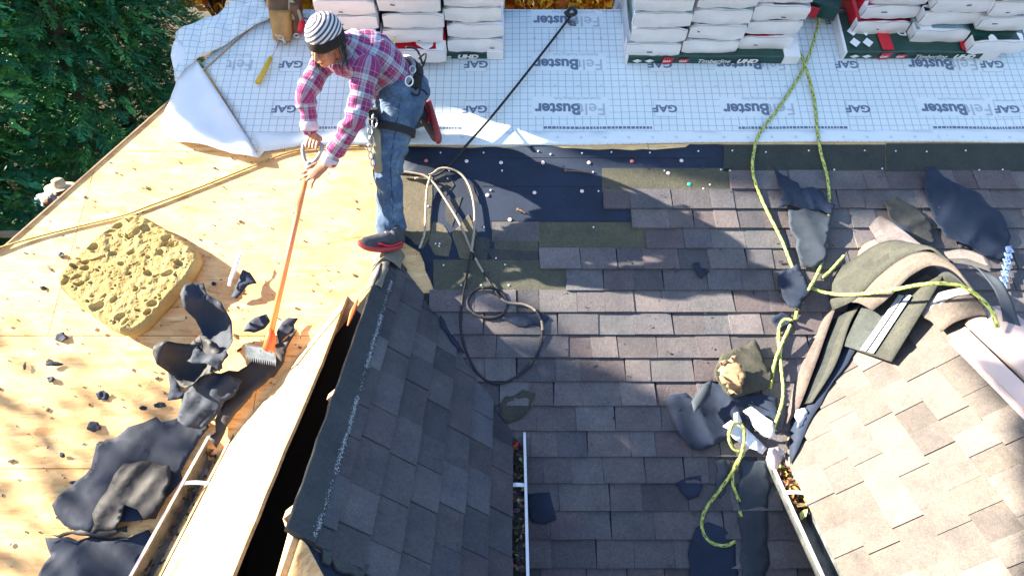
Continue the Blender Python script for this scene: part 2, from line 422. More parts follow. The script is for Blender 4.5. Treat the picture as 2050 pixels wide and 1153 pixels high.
# grey sun-faded felt strip
hs = MB()
strip(985, 1079, 445, 484, (.10, .095, .10), .006)
hs.build('torn_shingle_strip', M_OLIVE, house)
# lines of lap on the felt
lp = MB()
for x0, x1, y in ((965, 1207, 373), (975, 1265, 443), (800, 1450, 316)):
    a = MAIN.img(x0, y, .0055); b_ = MAIN.img(x1, y, .0055); lp.tube([a, (a + b_) / 2, b_], .0016, 4)
lp.build('felt_lap', M_FELT2, house)
# remnants of broken shingle near the top of dormer 1
br_ = MB(); rb = random.Random(11)
PATCH = [[(806, 345), (868, 352), (862, 470), (846, 500), (808, 470)], [(872, 350), (902, 352), (910, 372), (893, 392), (880, 385)], [(895, 400), (925, 395), (905, 455), (890, 440)],
         [(868, 445), (888, 452), (905, 480), (898, 515), (872, 512), (858, 488)], [(905, 470), (938, 430), (955, 470), (945, 520), (920, 518)], [(930, 365), (945, 372), (962, 410), (945, 400)],
         [(948, 472), (982, 480), (975, 520), (950, 520)], [(975, 500), (1075, 505), (1075, 521), (985, 521)]]
for i, q in enumerate(PATCH):
    c = (.125, .11, .08) if i in (0, 3, 4) else (.05, .052, .055)
    br_.prism(ragged(ipoly(q, MAIN), rb, .03, .004), lambda a, b: MAIN.p(a, b, .007 + i * .0004), lambda a, b: MAIN.p(a, b, .002), c, bottom=False)
br_.build('broken_shingle', M_OLIVE, house)

# ---------------------------------------------------------------- dormer roofs
def yv(plane_z): return main_y(plane_z)
def dormer(name, label, EL, RXd, ER, EZd, RZd, front):
    """valley triangle ends: eave meets main plane at ye, ridge at yr; roof runs to y=front"""
    ye, yr = main_y(EZd), main_y(RZd)
    mb = MB(); 
    L = [Vector((EL, front, EZd)), Vector((EL, ye, EZd)), Vector((RXd, yr, RZd)), Vector((RXd, front, RZd))]
    Rr = [Vector((RXd, front, RZd)), Vector((RXd, yr, RZd)), Vector((ER, ye, EZd)), Vector((ER, front, EZd))]
    return L, Rr, ye, yr
FRONT = -1.2
L1, R1, ye1, yr1 = dormer('a', '', E1L, RX1, E1R, EZ1, RZ1, FRONT)
dorm1 = MB()
# right face sheathing (full), left face has a real slot along the ridge
def sheath(mb, plane, poly, th=.014, col=(1, 1, 1), h=0):
    mb.prism(poly, lambda a, b: plane.p(a, b, h), lambda a, b: plane.p(a, b, h - th), col)
r1p = [(FRONT, 0), (ye1, 0), (yr1, SL1), (FRONT, SL1)]                      # D1R u = y
sheath(dorm1, D1R, r1p)
d1o = dorm1.build('dormer_roof', M_OSB, house); d1o['label'] = 'narrow dormer roof, left side bare board, right side shade-toned shingles'
# cheeks under the eaves (hidden walls down to the main roof)
ck = MB()
for x in (E1L + .10, E1R - .10):
    ck.face([(x, FRONT, EZ1 - .12 + .1), (x, main_y(EZ1 - .9), EZ1 - .9), (x, FRONT, EZ1 - .9)]); ck.face([(x, FRONT, EZ1 + .05), (x, main_y(EZ1 + .05), EZ1 + .05), (x, main_y(EZ1 - .9), EZ1 - .9), (x, FRONT, EZ1 - 3)])
ck.build('attic_wall', M_DARKIN, d1o)
fl_ = MB(); vx = MAIN.uv(Vector((0, ye1, EZ1)))[1]; vr = MAIN.uv(Vector((0, yr1, RZ1)))[1]
fl_.prism([(E1L + .11, vx - 4), (E1R - .11, vx - 4), (E1R - .11, vx), (RX1, vr - .12), (E1L + .11, vx)], lambda a, b_: MAIN.p(a, b_, .03), lambda a, b_: MAIN.p(a, b_, .016)); fl_.build('attic_shade_sheet', M_DARKIN, d1o)  # dark sheet added so the slot looks into painted shade
ul_ = MB(); ul_.prism([(FRONT, .12), (ye1, .12), (yr1 - .1, SL1 - .02), (FRONT, SL1 - .02)], lambda a, b_: D1R.p(a, b_, -.018), lambda a, b_: D1R.p(a, b_, -.03)); ul_.build('deck_shade_layer', M_DARKIN, d1o)  # dark layer standing in for shade beneath the right deck
gf_ = MB(); gf_.face([(E1L, FRONT - .01, EZ1 - 3), (E1R, FRONT - .01, EZ1 - 3), (E1R, FRONT - .01, EZ1), (RX1, FRONT - .01, RZ1), (E1L, FRONT - .01, EZ1)]); gf_.build('gable_wall', M_DARKIN, d1o)  # closes the front end, coloured as interior shade
# loose board (left face): skewed sheet with a gap along the ridge
def d1l(px, py, h=0): return D1L.iuv(px, py, h)
bp = [(722, 512), (745, 520), (716, 572), (700, 602), (651, 735), (578, 907), (478, 1158), (462, 1200), (262, 1200), (284, 1158), (340, 1072), (396, 985), (424, 925), (496, 810), (545, 745), (592, 682), (640, 615), (668, 570)]
bpu = ragged(ipoly(bp, D1L), random.Random(5), .12, .004)
o = sheet_obj('decking_sheet', bpu, D1L, M_OSB, h=.012, thick=.014, res=.25, parent=d1o)
o['label'] = 'long bare sheet of strand board on the sunlit left face'
# second board piece low at the ridge
bp2 = [(556, 1030), (600, 1082), (640, 1160), (665, 1230), (500, 1230), (538, 1158), (566, 1062)]
sheet_obj('decking_offcut', ipoly(bp2, D1L), D1L, M_OSB, h=-.035, thick=.012, res=.3, parent=d1o)
# rafters crossing the slot
for (px, py) in ((652, 800), (566, 1035)):
    rf_ = MB(); u, v = d1l(px, py, -.02)
    M_ = D1L.mat(u, SL1 - .085, -.05); rf_.box(M_, .04, .15, .07); rf_.build('rafter', M_WOOD, d1o)
rb_ = MB(); rb_.box(Matrix.Translation((RX1 + .02, (FRONT + yr1) / 2 - .35, RZ1 - .28)), .035, yr1 - FRONT - .3, .5); rb_.build('ridge_board', M_DARKIN, d1o)  # board coloured near-black, as in deep shade
# shingles on the right face
ds = MB()
front_cut = hp_line(D1R.iuv(745, 1158), D1R.iuv(586, 1072))
f1 = D1R.iuv(586, 1074); f2 = D1R.iuv(668, 1118); f3 = D1R.iuv(775, 1158)
hv1 = hp_line((ye1 - .01, 0), (yr1 - .01, SL1))
def iv1(i, va): return (FRONT, 4.2)
hcut = hp_line(f2, f1)
ub_ = MB(); ub_.prism([(f1[0] + .02, 0), (ye1 - .01, 0), (yr1 - .02, SL1), (f1[0] + .02, SL1)], lambda a, b: D1R.p(a, b, .0012), lambda a, b: D1R.p(a, b, .0002), (.035, .035, .04), bottom=False); ub_.build('shingle_backing', M_SH, d1o)
def side(hp, P): return hp[0] * P[0] + hp[1] * P[1] + hp[2] > 0
def keep(P, Q, inside):
    h_ = hp_line(P, Q); return h_ if side(h_, inside) else hp_line(Q, P)
ins = (2.9, .5)
PAL_SHADED = [tuple(x * .80 for x in c) for c in PAL]  # same shingles, darkened and blued: shade of this face put into the colour
PAL_SHADED = [(c[0] * .84, c[1] * .90, c[2] * .96) for c in PAL_SHADED]
shingles(ds, D1R, -.03, 7, iv1, [keep((ye1, 0), (yr1, SL1), ins), keep(f1, f2, ins)], pal=PAL_SHADED, tabs=(.19, .27), tilt=.018, zig=False, gap=.0028)
# ridge cap strip, dark, with a scuffed pale line
ds.build('shingle_field', M_SH, d1o)
cap = MB(); y0c = f1[0]; 
n_ = 26
for i in range(n_):
    ya = y0c + (yr1 - .25 - y0c) * i / n_; yb = y0c + (yr1 - .25 - y0c) * (i + 1) / n_
    j0, j1 = noise.noise(Vector((ya * 9, 0, 5))) * .012, noise.noise(Vector((yb * 9, 0, 5))) * .012
    cap.prism([(ya, SL1 - .075), (yb, SL1 - .075), (yb, SL1 + .040 + j1), (ya, SL1 + .040 + j0)], lambda a, b: D1R.p(a, b, .026), lambda a, b: D1R.p(a, b, .004), (.045, .053, .060))
cap.build('ridge_cap', M_SH, d1o)
sc = MB(); rs = random.Random(9)
for i in range(1900):
    y_ = rs.uniform(y0c + .02, yr1 - .35); v_ = SL1 - .062 + rs.gauss(0, .0055) + .006 * math.sin(y_ * 2.3) + .004 * noise.noise(Vector((y_ * 14, 2, 2))); s_ = rs.uniform(.0008, .0022)
    if noise.noise(Vector((y_ * 3, 1, 1))) < -.12 and rs.random() < .8: continue
    P = D1R.p(y_, v_, .0275); sc.box(D1R.mat(y_, v_, .0272, rs.uniform(0, 3)), s_ * 2.4, s_, .001)
sc.build('scuff_mark', simple('scuffed_granules', (.40, .44, .48), .8), d1o)
# weathered wrap at the top of the ridge, tan
tan = simple('faded_felt', (.17, .155, .12), .8, nscale=14, namp=.3, bs=.5, bscale=90)
wr = MB()
def wrapstrip(mb, y0, y1, dl, dr, h=.03, col=(1, 1, 1), seed=0):
    rows = []
    for i in range(13):
        y_ = y0 + (y1 - y0) * i / 12; r_ = []
        a = dl + noise.noise(Vector((y_ * 12, seed, 0))) * .03; b_ = dr + noise.noise(Vector((y_ * 12, seed, 7))) * .03
        for j in range(13):
            s_ = -a + (a + b_) * j / 12; q_ = math.sqrt(s_ * s_ + .0009) - .03
            P = Vector((RX1 + s_ * c1, y_, RZ1 + h * 1.25 - q_ * s1))
            r_.append(P + Vector((0, 0, noise.noise(Vector((y_ * 9, s_ * 9, seed))) * .010)))
        rows.append(r_)
    mb.grid(rows, col)
wrapstrip(wr, yr1 - .50, yr1 - .02, .09, .04, .030, seed=1); wrapstrip(wr, yr1 - .20, yr1 + .02, .12, .12, .038, seed=3)
wo = wr.build('ridge_wrap', tan, d1o, smooth=True); sm = wo.modifiers.new('s', 'SOLIDIFY'); sm.thickness = .004
# orange splinter
sp_ = MB(); sp_.tube([D1L.img(716, 600, .03), D1L.img(706, 625, .04), D1L.img(696, 652, .03)], [.006, .014, .004], 6); sp_.build('splinter', simple('torn_wood', (.62, .16, .05), .7), d1o)
# torn front edge: felt and bits
FT = [(600, 1080), (640, 1160), (650, 1240), (900, 1240), (830, 1180), (760, 1158), (668, 1118)]
sheet_obj('torn_felt', ragged(ipoly(FT, D1R), rb, .06, .008), D1R, M_FELT, h=.004, thick=.002, res=.2, parent=d1o)
tb = MB()
for q in ([(655, 1118), (700, 1128), (690, 1150), (668, 1143)], [(700, 1118), (735, 1135), (720, 1165), (690, 1150)], [(640, 1100), (665, 1112), (655, 1135), (640, 1128)]):
    tb.prism(ragged(ipoly(q, D1R), rb, .02, .006), lambda a, b: D1R.p(a, b, .02), lambda a, b: D1R.p(a, b, .008), (.05, .058, .062))
tb.build('torn_shingle', M_SH, d1o)

def gutter(plane_unused, xin, xout, y0, y1, z, parent, name='gutter', strap_ys=(), depth=.085, lip=.012):
    s = 1 if xout > xin else -1
    prof = [(xin, z), (xin, z - depth), (xout - s * .02, z - depth), (xout, z - depth * .45), (xout, z), (xout - s * lip, z + .002), (xout - s * lip, z - .010), (xout - s * .004, z - .012)]
    mb = MB(); rows = [[Vector((x, y_, zz)) for x, zz in prof] for y_ in (y0, y1)]
    mb.grid(rows); mb.face([rows[1][i] for i in range(5)])
    g_ = mb.build(name, M_GUTM, parent); mo = g_.modifiers.new('s', 'SOLIDIFY'); mo.thickness = .003; mo.offset = 0
    # bright rolled outer lip
    lp_ = MB(); lp_.box(Matrix.Translation((xout - s * lip * .5, (y0 + y1) / 2, z + .003)), lip * 1.15, y1 - y0, .006); lp_.build('gutter_lip', M_WHITE, parent, bevel=.002)
    for ys in strap_ys:
        st = MB(); st.grid([[Vector((x, ys + d, z - .006 + .008 * math.sin(math.pi * (x - xin) / (xout - xin)))) for x in [xin - s * .012 + (xout - xin + s * .012) * k / 6 for k in range(7)]] for d in (-.012, .012)])
        so = st.build('gutter_strap', M_WHITE, parent); mm = so.modifiers.new('s', 'SOLIDIFY'); mm.thickness = .004
    return g_
m_, nt, b = newmat('gutter_metal'); M_GUTM = m_; b.inputs['Roughness'].default_value = .45
f_ = noi(nt, coords(nt), 9, 5, .7); nt.links.new(ramp(nt, f_, [(.3, (.03, .035, .035)), (.55, (.12, .13, .13)), (.75, (.34, .37, .40))]).outputs[0], b.inputs['Base Color'])
def y_at(px, py, x, z):                                   # y of the point on line (x,*,z) seen at image row py
    # solve up/d = (576.5-py)/F
    k_ = (576.5 - py) / FPX; c, s_ = math.cos(PIT), math.sin(PIT); zz = z - CAM.z
    return (zz * c + k_ * zz * s_) / (k_ * c - s_)
gutter(None, E1R + .015, E1R + .115, FRONT, y_at(0, 856, .08, EZ1 - .02), EZ1 - .02, d1o, strap_ys=[y_at(0, 964, .05, EZ1)])
gutter(None, E1L - .08, E1L - .215, FRONT, y_at(0, 866, -1.64, EZ1 - .02) , EZ1 - .03, d1o, strap_ys=[y_at(0, 958, -1.55, EZ1)])

# dormer 2 -------------------------------------------------------
L2, R2, ye2, yr2 = dormer('b', '', E2L, RX2, 2 * RX2 - E2L, EZ2, RZ2, FRONT)
dm = MB(); sheath(dm, D2L, [(-ye2, 0), (-FRONT, 0), (-FRONT, SL2), (-yr2, SL2)]); sheath(dm, D2R, [(FRONT, 0), (ye2, 0), (yr2, SL2), (FRONT, SL2)])
d2o = dm.build('dormer_roof', M_OSB, house); d2o['label'] = 'right-hand dormer roof, sunlit tan shingles under a metal ridge cap'
ck = MB(); x = E2L + .08
ck.face([(x, FRONT, EZ2 + .04), (x, main_y(EZ2 + .04), EZ2 + .04), (x, main_y(EZ2 - .9), EZ2 - .9), (x, FRONT, EZ2 - 3)])
ck.build('attic_wall', M_WOOD, d2o)
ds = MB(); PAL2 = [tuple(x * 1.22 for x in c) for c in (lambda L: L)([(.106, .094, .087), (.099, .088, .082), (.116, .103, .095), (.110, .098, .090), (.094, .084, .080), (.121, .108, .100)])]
ins2 = (-2.6, .5)
def iv2(i, va):
    return (-(ye2 + (yr2 - ye2) * (va / SL2) - .06 - (.10 if i > 4 else 0.0) * (i - 4)), -FRONT)
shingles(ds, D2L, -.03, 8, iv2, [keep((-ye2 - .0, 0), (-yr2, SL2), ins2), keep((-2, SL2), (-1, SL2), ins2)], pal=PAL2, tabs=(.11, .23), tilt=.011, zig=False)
ds.build('shingle_field', M_SH, d2o); ub_ = MB(); ub_.prism([(-ye2 + .03, 0), (-FRONT, 0), (-FRONT, SL2), (-yr2 + .06, SL2)], lambda a, b: D2L.p(a, b, .0012), lambda a, b: D2L.p(a, b, .0002), (.06, .055, .05), bottom=False); ub_.build('shingle_backing', M_SH, d2o)
gutter(None, E2L - .02, E2L - .125, FRONT, y_at(0, 912, E2L - .115, EZ2 - .02), EZ2 - .02, d2o, strap_ys=[y_at(0, 980, E2L - .06, EZ2)])
# metal ridge cap: rounded top with a lip and dark reveal
yc1 = y_at(0, 655, 2.29, RZ2 - .07)
mc = MB(); rows = []
for y_ in np.linspace(FRONT, yc1, 12):
    r_ = []
    for k_ in range(13):
        a = math.pi * (1.02 - k_ / 12 * 1.0); w = .125
        r_.append(Vector((RX2 + .015 + math.cos(a) * w, y_, RZ2 - .045 + math.sin(a) * .10)))
    rows.append(r_)
mc.grid(rows); co = mc.build('ridge_metal_cap', M_PINK, d2o, smooth=True); mo = co.modifiers.new('s', 'SOLIDIFY'); mo.thickness = .003
ml = MB()
for (va, vb, h_) in ((SL2 - .195, SL2 - .125, .050), (SL2 - .225, SL2 - .195, .030)):
    ml.prism([(-yc1 + .03, va), (-FRONT, va), (-FRONT, vb), (-yc1 + .03, vb)], lambda a, b: D2L.p(a, b, h_ - .008 + (b - va) * .1), lambda a, b: D2L.p(a, b, .012))
ml.build('ridge_metal_flange', M_PINK, d2o, bevel=.003)
# ---------------------------------------------------------------- trees
LIT_MAIN = [ipoly(q, MAIN) for q in (
    [(250, 262), (330, 180), (360, 230), (470, 330), (700, 283), (840, 283), (806, 340), (900, 340), (985, 480), (870, 530), (780, 520), (700, 560), (640, 622), (400, 478), (285, 410), (100, 440), (150, 360)],
    [(985, 298), (1150, 300), (1300, 352), (1460, 380), (1600, 430), (1605, 540), (1540, 590), (1480, 585), (1380, 565), (1080, 555), (1000, 520), (960, 380), (1000, 380), (1210, 430), (1200, 400)],
    [(1168, 674), (1330, 690), (1400, 718), (1560, 706), (1575, 820), (1440, 830), (1325, 798), (1240, 735)],
    [(905, 215), (960, 205), (1110, 240), (1080, 285), (880, 287)],
    [(1440, 830), (1600, 820), (1640, 930), (1520, 960), (1430, 880)],
    [(1720, 480), (1800, 440), (1960, 560), (1700, 600), (1650, 560)],
)]
LIT_D2 = ipoly([(1500, 1000), (1600, 870), (1700, 770), (1800, 690), (1900, 700), (2010, 820), (2060, 1000), (2060, 1200), (1500, 1200)], D2L)
LIT_D2b = ipoly([(1560, 560), (1720, 520), (1900, 560), (1920, 600), (1760, 640), (1600, 880), (1560, 800)], D2L)
MANAX = [(W(770, 440, 4.15), .16), (W(780, 330, 4.1), .14), (W(680, 330, 3.95), .2), (W(700, 180, 4.0), .3), (W(640, 110, 3.95), .3), (W(620, 250, 4.0), .25)]
THIN = .93
MANAX.append((W(108, 372, 10.3), .32))
def hit(P, pl):
    t = (pl.O - P).dot(pl.N) / SUN.dot(pl.N); Q = P + SUN * t; return pl.uv(Q), t
def keeps_dark(P, mr=.02):
    (u, v), t = hit(P, MAIN)
    for poly in LIT_MAIN:
        if inpoly(u, v, poly): return False
    (u, v), t = hit(P, D1L)
    if -ye1 - .1 < u < -FRONT and -.1 < v < SL1 + .12 and u > -yr1 - .05 - .0 and t > 0: return False
    (u, v), t = hit(P, D2L)
    if t > 0 and (inpoly(u, v, LIT_D2) or inpoly(u, v, LIT_D2b)): return False
    for C, r_ in MANAX:
        q = P - C; 
        if (q - SUN * q.dot(SUN)).length < r_: return False
    return True
def npoly(x, y, poly):
    r = np.zeros(len(x), bool); j = len(poly) - 1
    for i in range(len(poly)):
        xi, yi = poly[i]; xj, yj = poly[j]
        if yi != yj: r ^= ((yi > y) != (yj > y)) & (x < (xj - xi) * (y - yi) / (yj - yi) + xi)
        j = i
    return r
def nhit(P, pl):
    t = (np.array(pl.O) - P) @ np.array(pl.N) / SUN.dot(pl.N); Q = P + t[:, None] * np.array(SUN) - np.array(pl.O); return Q @ np.array(pl.U), Q @ np.array(pl.V), t
def dark_np(P):
    k = np.ones(len(P), bool); u, v, t = nhit(P, MAIN)
    for poly in LIT_MAIN: k &= ~npoly(u, v, poly)
    u, v, t = nhit(P, D1L); k &= ~((u > -yr1 - .05) & (u < -FRONT) & (v > -.1) & (v < SL1 - .02) & (t > 0))
    u, v, t = nhit(P, D2L); k &= ~((t > 0) & (v > -.12) & (v < SL2 + .05) & (npoly(u, v, LIT_D2) | npoly(u, v, LIT_D2b)))
    u, v, t = nhit(P, MAIN); k &= ~((u < -1.15) & (v < 2.0) & (np.random.default_rng(5).random(len(P)) < THIN))
    for C, r_ in MANAX:
        q = P - np.array(C); q = q - (q @ np.array(SUN))[:, None] * np.array(SUN); k &= (q ** 2).sum(1) > r_ * r_
    return k
def quads_mesh(name, V, Q, colr, mat, parent=None):
    me = bpy.data.meshes.new(name); n = len(V) // 4
    me.vertices.add(n * 4); me.vertices.foreach_set('co', V.astype(np.float32).ravel())
    me.loops.add(n * 4); me.loops.foreach_set('vertex_index', np.arange(n * 4, dtype=np.int32))
    me.polygons.add(n); me.polygons.foreach_set('loop_start', np.arange(n, dtype=np.int32) * 4)
    me.update(calc_edges=True); me.materials.append(mat)
    ca = me.color_attributes.new('col', 'FLOAT_COLOR', 'CORNER'); a = np.ones((n * 4, 4), np.float32); a[:, :3] = np.repeat(colr, 4, 0); ca.data.foreach_set('color', a.ravel())
    me.validate()
    return link(name, me, parent)
def leafmat(name, col, trans=.25):
    m, nt, b = newmat(name); a = nt.nodes.new('ShaderNodeAttribute'); a.attribute_name = 'col'
    c = mixc(nt, 1, a.outputs['Color'], col, 'MULTIPLY'); nt.links.new(c, b.inputs['Base Color']); b.inputs['Roughness'].default_value = .55; b.inputs['Specular IOR Level'].default_value = .3
    tr = nt.nodes.new('ShaderNodeBsdfTranslucent'); nt.links.new(c, tr.inputs[0]); mx = nt.nodes.new('ShaderNodeMixShader'); mx.inputs[0].default_value = trans
    out = nt.nodes['Material Output']; nt.links.new(b.outputs[0], mx.inputs[1]); nt.links.new(tr.outputs[0], mx.inputs[2]); nt.links.new(mx.outputs[0], out.inputs[0]); return m
M_CON = leafmat('conifer_needles', (1, 1, 1)); M_MAP = leafmat('autumn_leaves', (1, 1, 1), .4); M_BARK = simple('bark', (.10, .065, .04), .9, nscale=12, namp=.4, bs=.8, bscale=25)
def sprays(centres, dirs, nr, size, nleaf, lw, palette, droop=.35, fan=.9):
    """feathery flat sprays: leaflets fanned along a drooping axis -> quads"""
    n = len(centres); d = dirs / np.linalg.norm(dirs, axis=1, keepdims=True)
    up = np.tile([0, 0, 1.0], (n, 1)) + nr.normal(0, .35, (n, 3)); s = np.cross(d, up); s /= np.linalg.norm(s, axis=1, keepdims=True); up = np.cross(s, d)
    sz = size * nr.uniform(.6, 1.35, n)
    V = np.empty((n, nleaf, 4, 3)); C = np.empty((n, nleaf, 3)); pal = np.array(palette); base = pal[nr.integers(0, len(pal), n)] * nr.uniform(.55, 1.45, (n, 1))
    for k in range(nleaf):
        t = (k + .5) / nleaf; sd_ = 1 if k % 2 else -1
        root = centres + d * (sz * t * .9)[:, None] + np.array([0, 0, -1]) * (sz * droop * t * t)[:, None]
        ang = fan * (1.05 - .75 * t) * nr.uniform(.75, 1.25, n) * sd_
        ld = d * np.cos(ang)[:, None] + s * np.sin(ang)[:, None] + up * nr.normal(0, .16, n)[:, None]; ld[:, 2] -= droop * .5
        L = sz * (.52 - .30 * t) * nr.uniform(.7, 1.2, n); wv = np.cross(ld, up); wv /= np.linalg.norm(wv, axis=1, keepdims=True); w = (lw * nr.uniform(.7, 1.3, n))[:, None]
        tip = root + ld * L[:, None]; mid = root + ld * (L * .55)[:, None]
        V[:, k, 0] = root; V[:, k, 1] = mid + wv * w; V[:, k, 2] = tip; V[:, k, 3] = mid - wv * w
        C[:, k] = base * nr.uniform(.8, 1.2, (n, 1)) * (.8 + .5 * t)
    return V.reshape(-1, 3), C.reshape(-1, 3)
GP = [(.055, .27, .12), (.045, .22, .09), (.10, .34, .13), (.03, .14, .07), (.13, .38, .10)]
def conifer(x, y, h, r0, label, seed, nsp, size=.42, nleaf=14, lw=.022, filt=True, zmin=.1, group='dark conifers beside the house', shape='col', gap=-.33):
    nr = np.random.default_rng(seed); root = empty('conifer_tree', (x, y, 0), label, 'tree', group)
    mb = MB(); mb.tube([Vector((x, y, -.3)), Vector((x + .05, y, h * .3)), Vector((x - .04, y + .04, h * .65)), Vector((x, y, h * .96))], [.20, .15, .09, .02], 9)
    k = 0
    rl = random.Random(seed); 
    for i in range(46):
        z = h * (.05 + .85 * i / 46); a = i * 2.399; rr = r0 * (1 - (z / h)) ** .55 * .8
        p0 = Vector((x, y, z)); p2 = p0 + Vector((math.cos(a) * rr, math.sin(a) * rr, .15 * rr))
        if not filt or (keeps_dark(p0.lerp(p2, .5)) and keeps_dark(p2) and keeps_dark(p0.lerp(p2, .25)) and keeps_dark(p0.lerp(p2, .75))): mb.tube([p0, (p0 + p2) / 2 + Vector((0, 0, .12 * rr)), p2], [.035, .022, .008], 5)
    mb.build('trunk', M_BARK, root)
    # clumps: points through the crown's volume, denser to the outside
    z = h * nr.uniform(0, 1, nsp * 2) ** .85; z = z[z > zmin][:nsp]; n = len(z); th = nr.uniform(0, 2 * np.pi, n)
    env = r0 * (1 - z / h) ** .5 * (1 + .16 * np.sin(th * 3 + z * 1.3 + seed) + .12 * np.sin(th * 7 - z * 2.6))
    rad = env * nr.uniform(.25, 1, n) ** .5
    P = np.stack([x + np.cos(th) * rad, y + np.sin(th) * rad, z], 1)
    # gaps: drop where a noise field is low
    kp = np.array([noise.noise(Vector((p[0] * .9, p[1] * .9, p[2] * 1.1 + seed))) > gap for p in P])
    D = np.stack([np.cos(th), np.sin(th), nr.uniform(-.35, .45, len(P))], 1) + nr.normal(0, .35, (len(P), 3)); D /= np.linalg.norm(D, axis=1, keepdims=True)
    
    P = P[kp]; D = D[kp]; n = len(P)
    V, C = sprays(P, D, nr, size, nleaf, lw, GP)
    if filt:
        Q4 = V.reshape(-1, 4, 3); k4 = dark_np(Q4[:, 0]) & dark_np(Q4[:, 2]); V = Q4[k4].reshape(-1, 3); C = C[k4]  # leaves cut away along sun rays, shaping the lit patches on the roof
    quads_mesh('crown', V, None, C, M_CON, root)
    return root
# visible row beyond the hip
conifer(-10.6, 13.2, 9.5, 2.5, 'dark green conifer at the left edge, behind the man in the straw hat', 1, 6500)
conifer(-8.8, 13.8, 10.5, 2.5, 'tall dark green conifer between the straw-hat man and the lifted white membrane corner', 2, 7000)
conifer(-9.0, 15.8, 8, 1.9, 'dark conifer whose branch tips touch the top of the lifted membrane, nearest the orange trees', 3, 3800)
conifer(-11.4, 16.5, 11, 2.8, 'conifer farthest back behind the front row at the upper left', 4, 4000)
# unseen row added left of the picture to shade the roof
for i, (x, y, h, r_) in enumerate(((-9.6, 9.7, 11.5, 2.4), (-9.4, 7.1, 13, 2.6), (-9.3, 2.25, 13, 3.1), (-9.6, -.5, 11, 2.4), (-11.0, 9.0, 13.5, 2.5), (-11.4, 7.0, 14, 2.9), (-11.4, 2.5, 14, 3.3))):
    conifer(x, y, h, r_, 'tall unseen conifer, %s of the added rows shading the roof from the left' % ('first', 'second', 'third', 'fourth', 'fifth', 'sixth', 'seventh')[i], 20 + i, 5500, size=.36, nleaf=9, lw=.05, gap=-9)
def broadleaf(x, y, h, r, label, seed, n, pal, lsz=.10, zc=.62, group='orange autumn trees beyond the ridge'):
    nr = np.random.default_rng(seed); root = empty('autumn_tree', (x, y, 0), label, 'tree', group); rl = random.Random(seed)
    mb = MB(); mb.tube([Vector((x, y, -.3)), Vector((x + .1, y, h * .3)), Vector((x, y + .1, h * .6)), Vector((x - .1, y, h * .85))], [.22, .17, .1, .03], 9)
    cl = []
    for i in range(34):
        a = i * 2.399; e = rl.uniform(-.6, .9); rr = r * rl.uniform(.55, .95)
        c = Vector((x + math.cos(a) * math.cos(e) * rr, y + math.sin(a) * math.cos(e) * rr, h * zc + math.sin(e) * rr * .95)); cl.append((c, r * rl.uniform(.2, .38)))
        p0 = Vector((x, y, h * rl.uniform(.25, .5))); mb.tube([p0, p0.lerp(c, .5) + Vector((0, 0, .15)), c], [.06, .035, .01], 5)
    mb.build('trunk', M_BARK, root)
    P = []
    for c, q in cl:
        m_ = n // len(cl); g_ = nr.normal(0, 1, (m_, 3)); g_ = g_ / np.linalg.norm(g_, axis=1, keepdims=True) * (q * nr.uniform(.3, 1.15, (m_, 1)) ** .6); P.append(np.array(c) + g_ * [1, 1, .8])
    P = np.concatenate(P); m_ = len(P); a = nr.normal(0, 1, (m_, 3)); a /= np.linalg.norm(a, axis=1, keepdims=True); b_ = np.cross(a, nr.normal(0, 1, (m_, 3))); b_ /= np.linalg.norm(b_, axis=1, keepdims=True)
    s_ = lsz * nr.uniform(.6, 1.3, (m_, 1)); V = np.stack([P - a * s_, P + b_ * s_ * .6, P + a * s_, P - b_ * s_ * .6], 1).reshape(-1, 3)
    pa = np.array(pal); C = pa[nr.integers(0, len(pa), m_)] * nr.uniform(.6, 1.4, (m_, 1)); quads_mesh('crown', V, None, C, M_MAP, root)
OR_ = [(.95, .55, .05), (.60, .25, .02), (.70, .36, .03), (.50, .16, .015), (.78, .50, .05), (.42, .12, .02)]
broadleaf(-3.2, 18.6, 7, 3.0, 'golden orange maple behind the tool pouch and the lifted membrane corner', 5, 16000, [(.72, .42, .03), (.8, .55, .04), (.6, .3, .02)])
broadleaf(1.2, 17.8, 6.2, 3.0, 'deep orange maple in the gap between the first two shingle stacks', 6, 18000, OR_)
broadleaf(5.2, 20.0, 7.0, 3.2, 'orange maple behind the middle and right-hand shingle stacks', 7, 12000, OR_)
broadleaf(-6.6, 20.0, 7.5, 2.8, 'yellow-orange maple seen above the lifted membrane, right of the conifers', 8, 14000, [(.85, .50, .04), (.9, .65, .06), (.7, .32, .02)])
for i, (x, y) in enumerate(((-14, 18), (-8.5, 21), (-1, 25), (9.5, 19))):
    broadleaf(x, y, 8, 3.6, ('rust orange tree behind the conifers on the far left', 'yellow tree seen in gaps between the dark conifers', 'orange tree furthest back, behind the golden maple', 'orange tree beyond the right end of the ridge')[i], 30 + i, 8000, OR_, .14)
